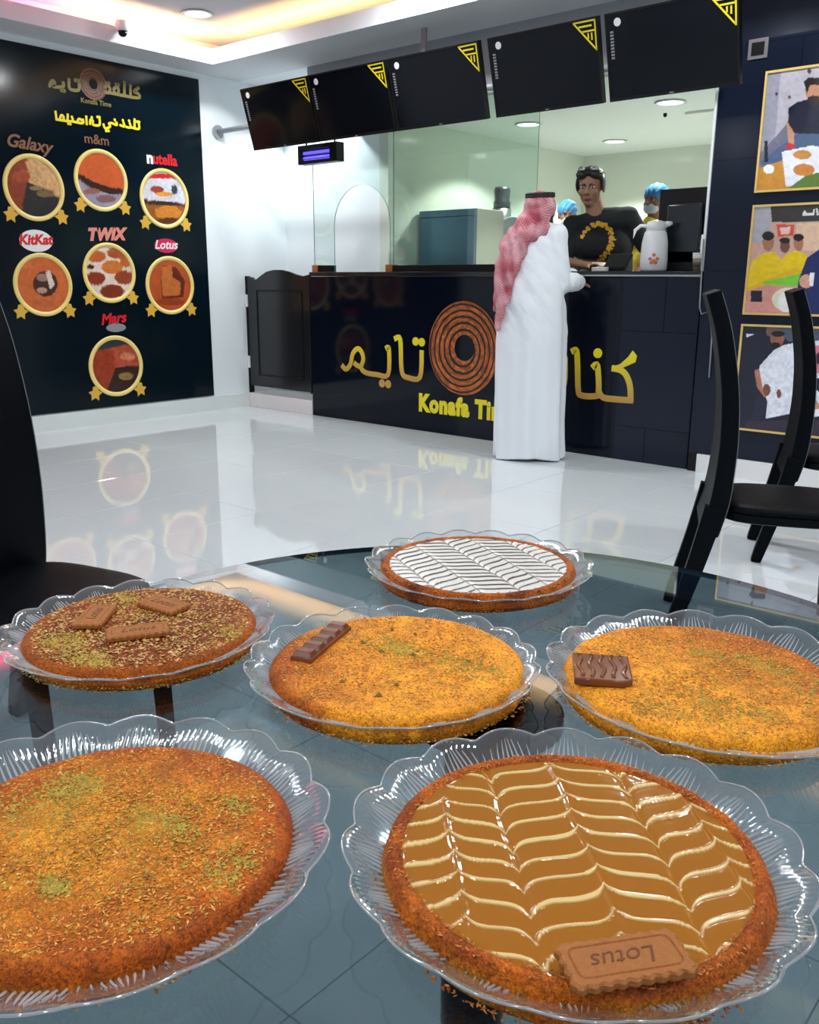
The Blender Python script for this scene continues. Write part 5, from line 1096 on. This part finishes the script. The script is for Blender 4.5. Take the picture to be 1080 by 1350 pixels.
eR, wR = Q(858, 335, .05), Q(838, 362, -.10); cap(mb, sR, .052, eR, .040); cap(mb, eR, .038, wR, .027); hand(mb, wR, Q(822, 366, -.22) - wR, (0, 0, 1), -1, .95, .5)
for x in (775, 805):
    h = Q(x, 375, .02); cap(mb, h, .10, Vector((h.x, h.y, .62)), .065); cap(mb, Vector((h.x, h.y, .62)), .062, Vector((h.x, h.y, .22)), .042); cap(mb, Vector((h.x, h.y, .165)), .034, Vector((h.x + .05, h.y - .15, .163)), .03)
fuse(mb, 'body', M_skin, .006, t); face(t, Ph, Mh, HS)
mb = MB(); ell(mb, Ph(0, -.024, .045), (.100, .108, .094), Mh); ell(mb, Ph(0, .040, .094), (.074, .056, .034), Mh); ell(mb, Ph(.04, .04, .078), (.05, .056, .034), Mh); ell(mb, Ph(-.04, .04, .078), (.05, .056, .034), Mh)
for q in (-1, 1): ell(mb, Ph(q * .078, .004, .020), (.014, .05, .055), Mh)
fuse(mb, 'hair', M_hair, .006, t, smooth=2)
sg = MB().tube([Ph(-.088, .0, .078), Ph(-.060, .072, .105), Ph(0, .092, .110), Ph(.060, .072, .105), Ph(.088, .0, .078)], .004, 6).obj('sunglasses', M_plastic, t)
for q in (-1, 1):
    mb = MB(); ell(mb, Ph(q * .036, .086, .114), (.028, .012, .017), Mh); mb.obj('lens', mat('mirror_lens', (.5, .52, .55), .05, .9), sg, smooth=True)
mb = MB(); cap(mb, Q(762, 299, .02), .086, Q(824, 289, .02), .088); cap(mb, Q(772, 320, .02), .125, Q(812, 325, .02), .125); cap(mb, Q(772, 378, .02), .128, Q(808, 378, .02), .128); cap(mb, Q(787, 287, .03), .072, Q(785, 300, .02), .09); cap(mb, Q(784, 287, .02), .055, Q(758, 297, .0), .066); cap(mb, Q(790, 283, .02), .055, Q(828, 286, .02), .072)
cap(mb, sL, .072, sL.lerp(eL, .72), .060); cap(mb, sR, .074, sR.lerp(eR, .78), .064)
shirt = fuse(mb, 'tshirt', M_tshirt, .008, t, smooth=4, disp=lambda co: (.006 * (fbm(co[:, 0] * 12 + 40, co[:, 2] * 10 + 40, 12) - .5) * 2).astype(np.float32))
# print: chunky yellow pieces set on the cloth along a crescent
dg = bpy.context.evaluated_depsgraph_get()
from mathutils.bvhtree import BVHTree
bv = BVHTree.FromPolygons([v.co.copy() for v in shirt.data.vertices], [tuple(p.vertices) for p in shirt.data.polygons])
mb = MB(); pz = [(768, 312), (771, 306), (776, 301), (782, 297), (789, 295), (796, 296), (802, 300), (806, 306), (808, 313), (807, 321), (804, 328), (800, 334), (795, 340), (790, 345)]
ws_ = [2.2, 3.2, 4, 5, 5.5, 6, 6.5, 7, 7.2, 7.2, 7, 6.6, 6, 5.5]
for k, ((px, py), wd) in enumerate(zip(pz, ws_)):
    for j in range(9):
        ax, ay = px + random.uniform(-.5, .5) * wd, py + random.uniform(-.5, .5) * wd * .9; d = Vector(ray(ax, ay)); h = bv.ray_cast(Vector(C0), d)
        if h[0] is None: continue
        s_ = random.uniform(.008, .013); M = Matrix.Translation(h[0] + h[1] * .001) @ h[1].to_track_quat('Z', 'Y').to_matrix().to_4x4() @ Matrix.Rotation(random.uniform(0, 3), 4, 'Z')
        mb.obox(M, s_ * 2.2, s_ * 1.3, .002)
o = mb.obj('shirt_print', mat('orange_yellow_print', (.72, .38, .03), .6), t); o['kind'] = 'stuff'

# ---------------- two kitchen workers with blue caps
M_cap = mat('blue_hair_cap', (.06, .26, .55), .7, bump=.6, bscale=120); M_mask = mat('pale_mask', (.55, .66, .76), .7); M_skin2 = mat('brown_skin', (.24, .11, .065), .5)
def worker(px, py, y, label, look, collar, jacket, zt_):
    c = Vector(ony(px, py, y)); t = thing('person', label, 'person', (c.x, c.y, .13)); f = Vector(look)
    dz = (c.z - .13) - 1.62; mb = MB(); Ph, Mh = head(mb, c, f, s=1.0)
    V = lambda x, yy, z: Vector((c.x + x, c.y + yy, c.z + z))
    cap(mb, V(0, .0, -.08), .052, V(0, .02, -.20), .058); cap(mb, V(-.11, .03, -.27), .08, V(.11, .03, -.27), .08); cap(mb, V(-.05, .03, -.45), .11, V(.05, .03, -.45), .11); cap(mb, V(-.05, .03, -.70), .11, V(.05, .03, -.70), .11)
    zf = .165
    for s_ in (-1, 1):
        e = V(s_ * .24, .0, -.55); wv = V(s_ * .14, -.22, -.62); cap(mb, V(s_ * .18, .03, -.28), .05, e, .038); cap(mb, e, .038, wv, .027); hand(mb, wv, (-s_ * .3, -1, 0), (0, 0, 1), s_, .95, .5)
        cap(mb, V(s_ * .09, .03, -.72), .09, Vector((c.x + s_ * .09, c.y + .03, .62)), .062); cap(mb, Vector((c.x + s_ * .09, c.y + .03, .62)), .06, Vector((c.x + s_ * .09, c.y + .03, .22)), .04); cap(mb, Vector((c.x + s_ * .09, c.y + .03, zf)), .034, Vector((c.x + s_ * .10, c.y - .12, zf)), .03)
    fuse(mb, 'body', M_skin2, .009, t); face(t, Ph, Mh)
    mb = MB(); ell(mb, Ph(0, -.020, .052), (.092, .104, .088), Mh); fuse(mb, 'hair_cap', M_cap, .007, t, smooth=1, disp=lambda co: (.004 * np.sin(co[:, 0] * 160) * np.sin(co[:, 2] * 60)).astype(np.float32))
    mb = MB(); ell(mb, Ph(0, .048, -.050), (.060, .054, .046), Mh); mb.obj('face_mask', M_mask, t, smooth=True)
    mb = MB(); cap(mb, V(-.12, .03, -.275), .09, V(.12, .03, -.275), .09); cap(mb, V(-.05, .03, -.45), .125, V(.05, .03, -.45), .125); cap(mb, V(-.05, .03, -.74), .13, V(.05, .03, -.74), .13)
    for s_ in (-1, 1): cap(mb, V(s_ * .18, .03, -.29), .066, V(s_ * .235, .0, -.50), .056)
    fuse(mb, 'jacket', jacket, .010, t, smooth=3)
    mb = MB(); cap(mb, V(-.02, -.01, -.165), .066, V(.02, .0, -.20), .075); mb.obj('collar', collar, t, smooth=True)
M_ysh = mat('yellow_work_shirt', (.72, .58, .06), .8); M_dsh = mat('dark_work_shirt', (.03, .06, .07), .8)
worker(864, 266, 6.75, 'kitchen worker with blue hair cap, face mask and yellow collar behind the monitor', (-.15, -1, 0), M_ysh, M_ysh, 0)
worker(748, 284, 7.60, 'kitchen worker with blue hair cap glimpsed between the customer and the cashier', (.55, -.8, -.1), mat('pale_blue_shirt', (.2, .38, .55), .8), M_dsh, 0)

for o in bpy.data.objects:
    if '_loc' in o: del o['_loc']
    if '_zt' in o: del o['_zt']
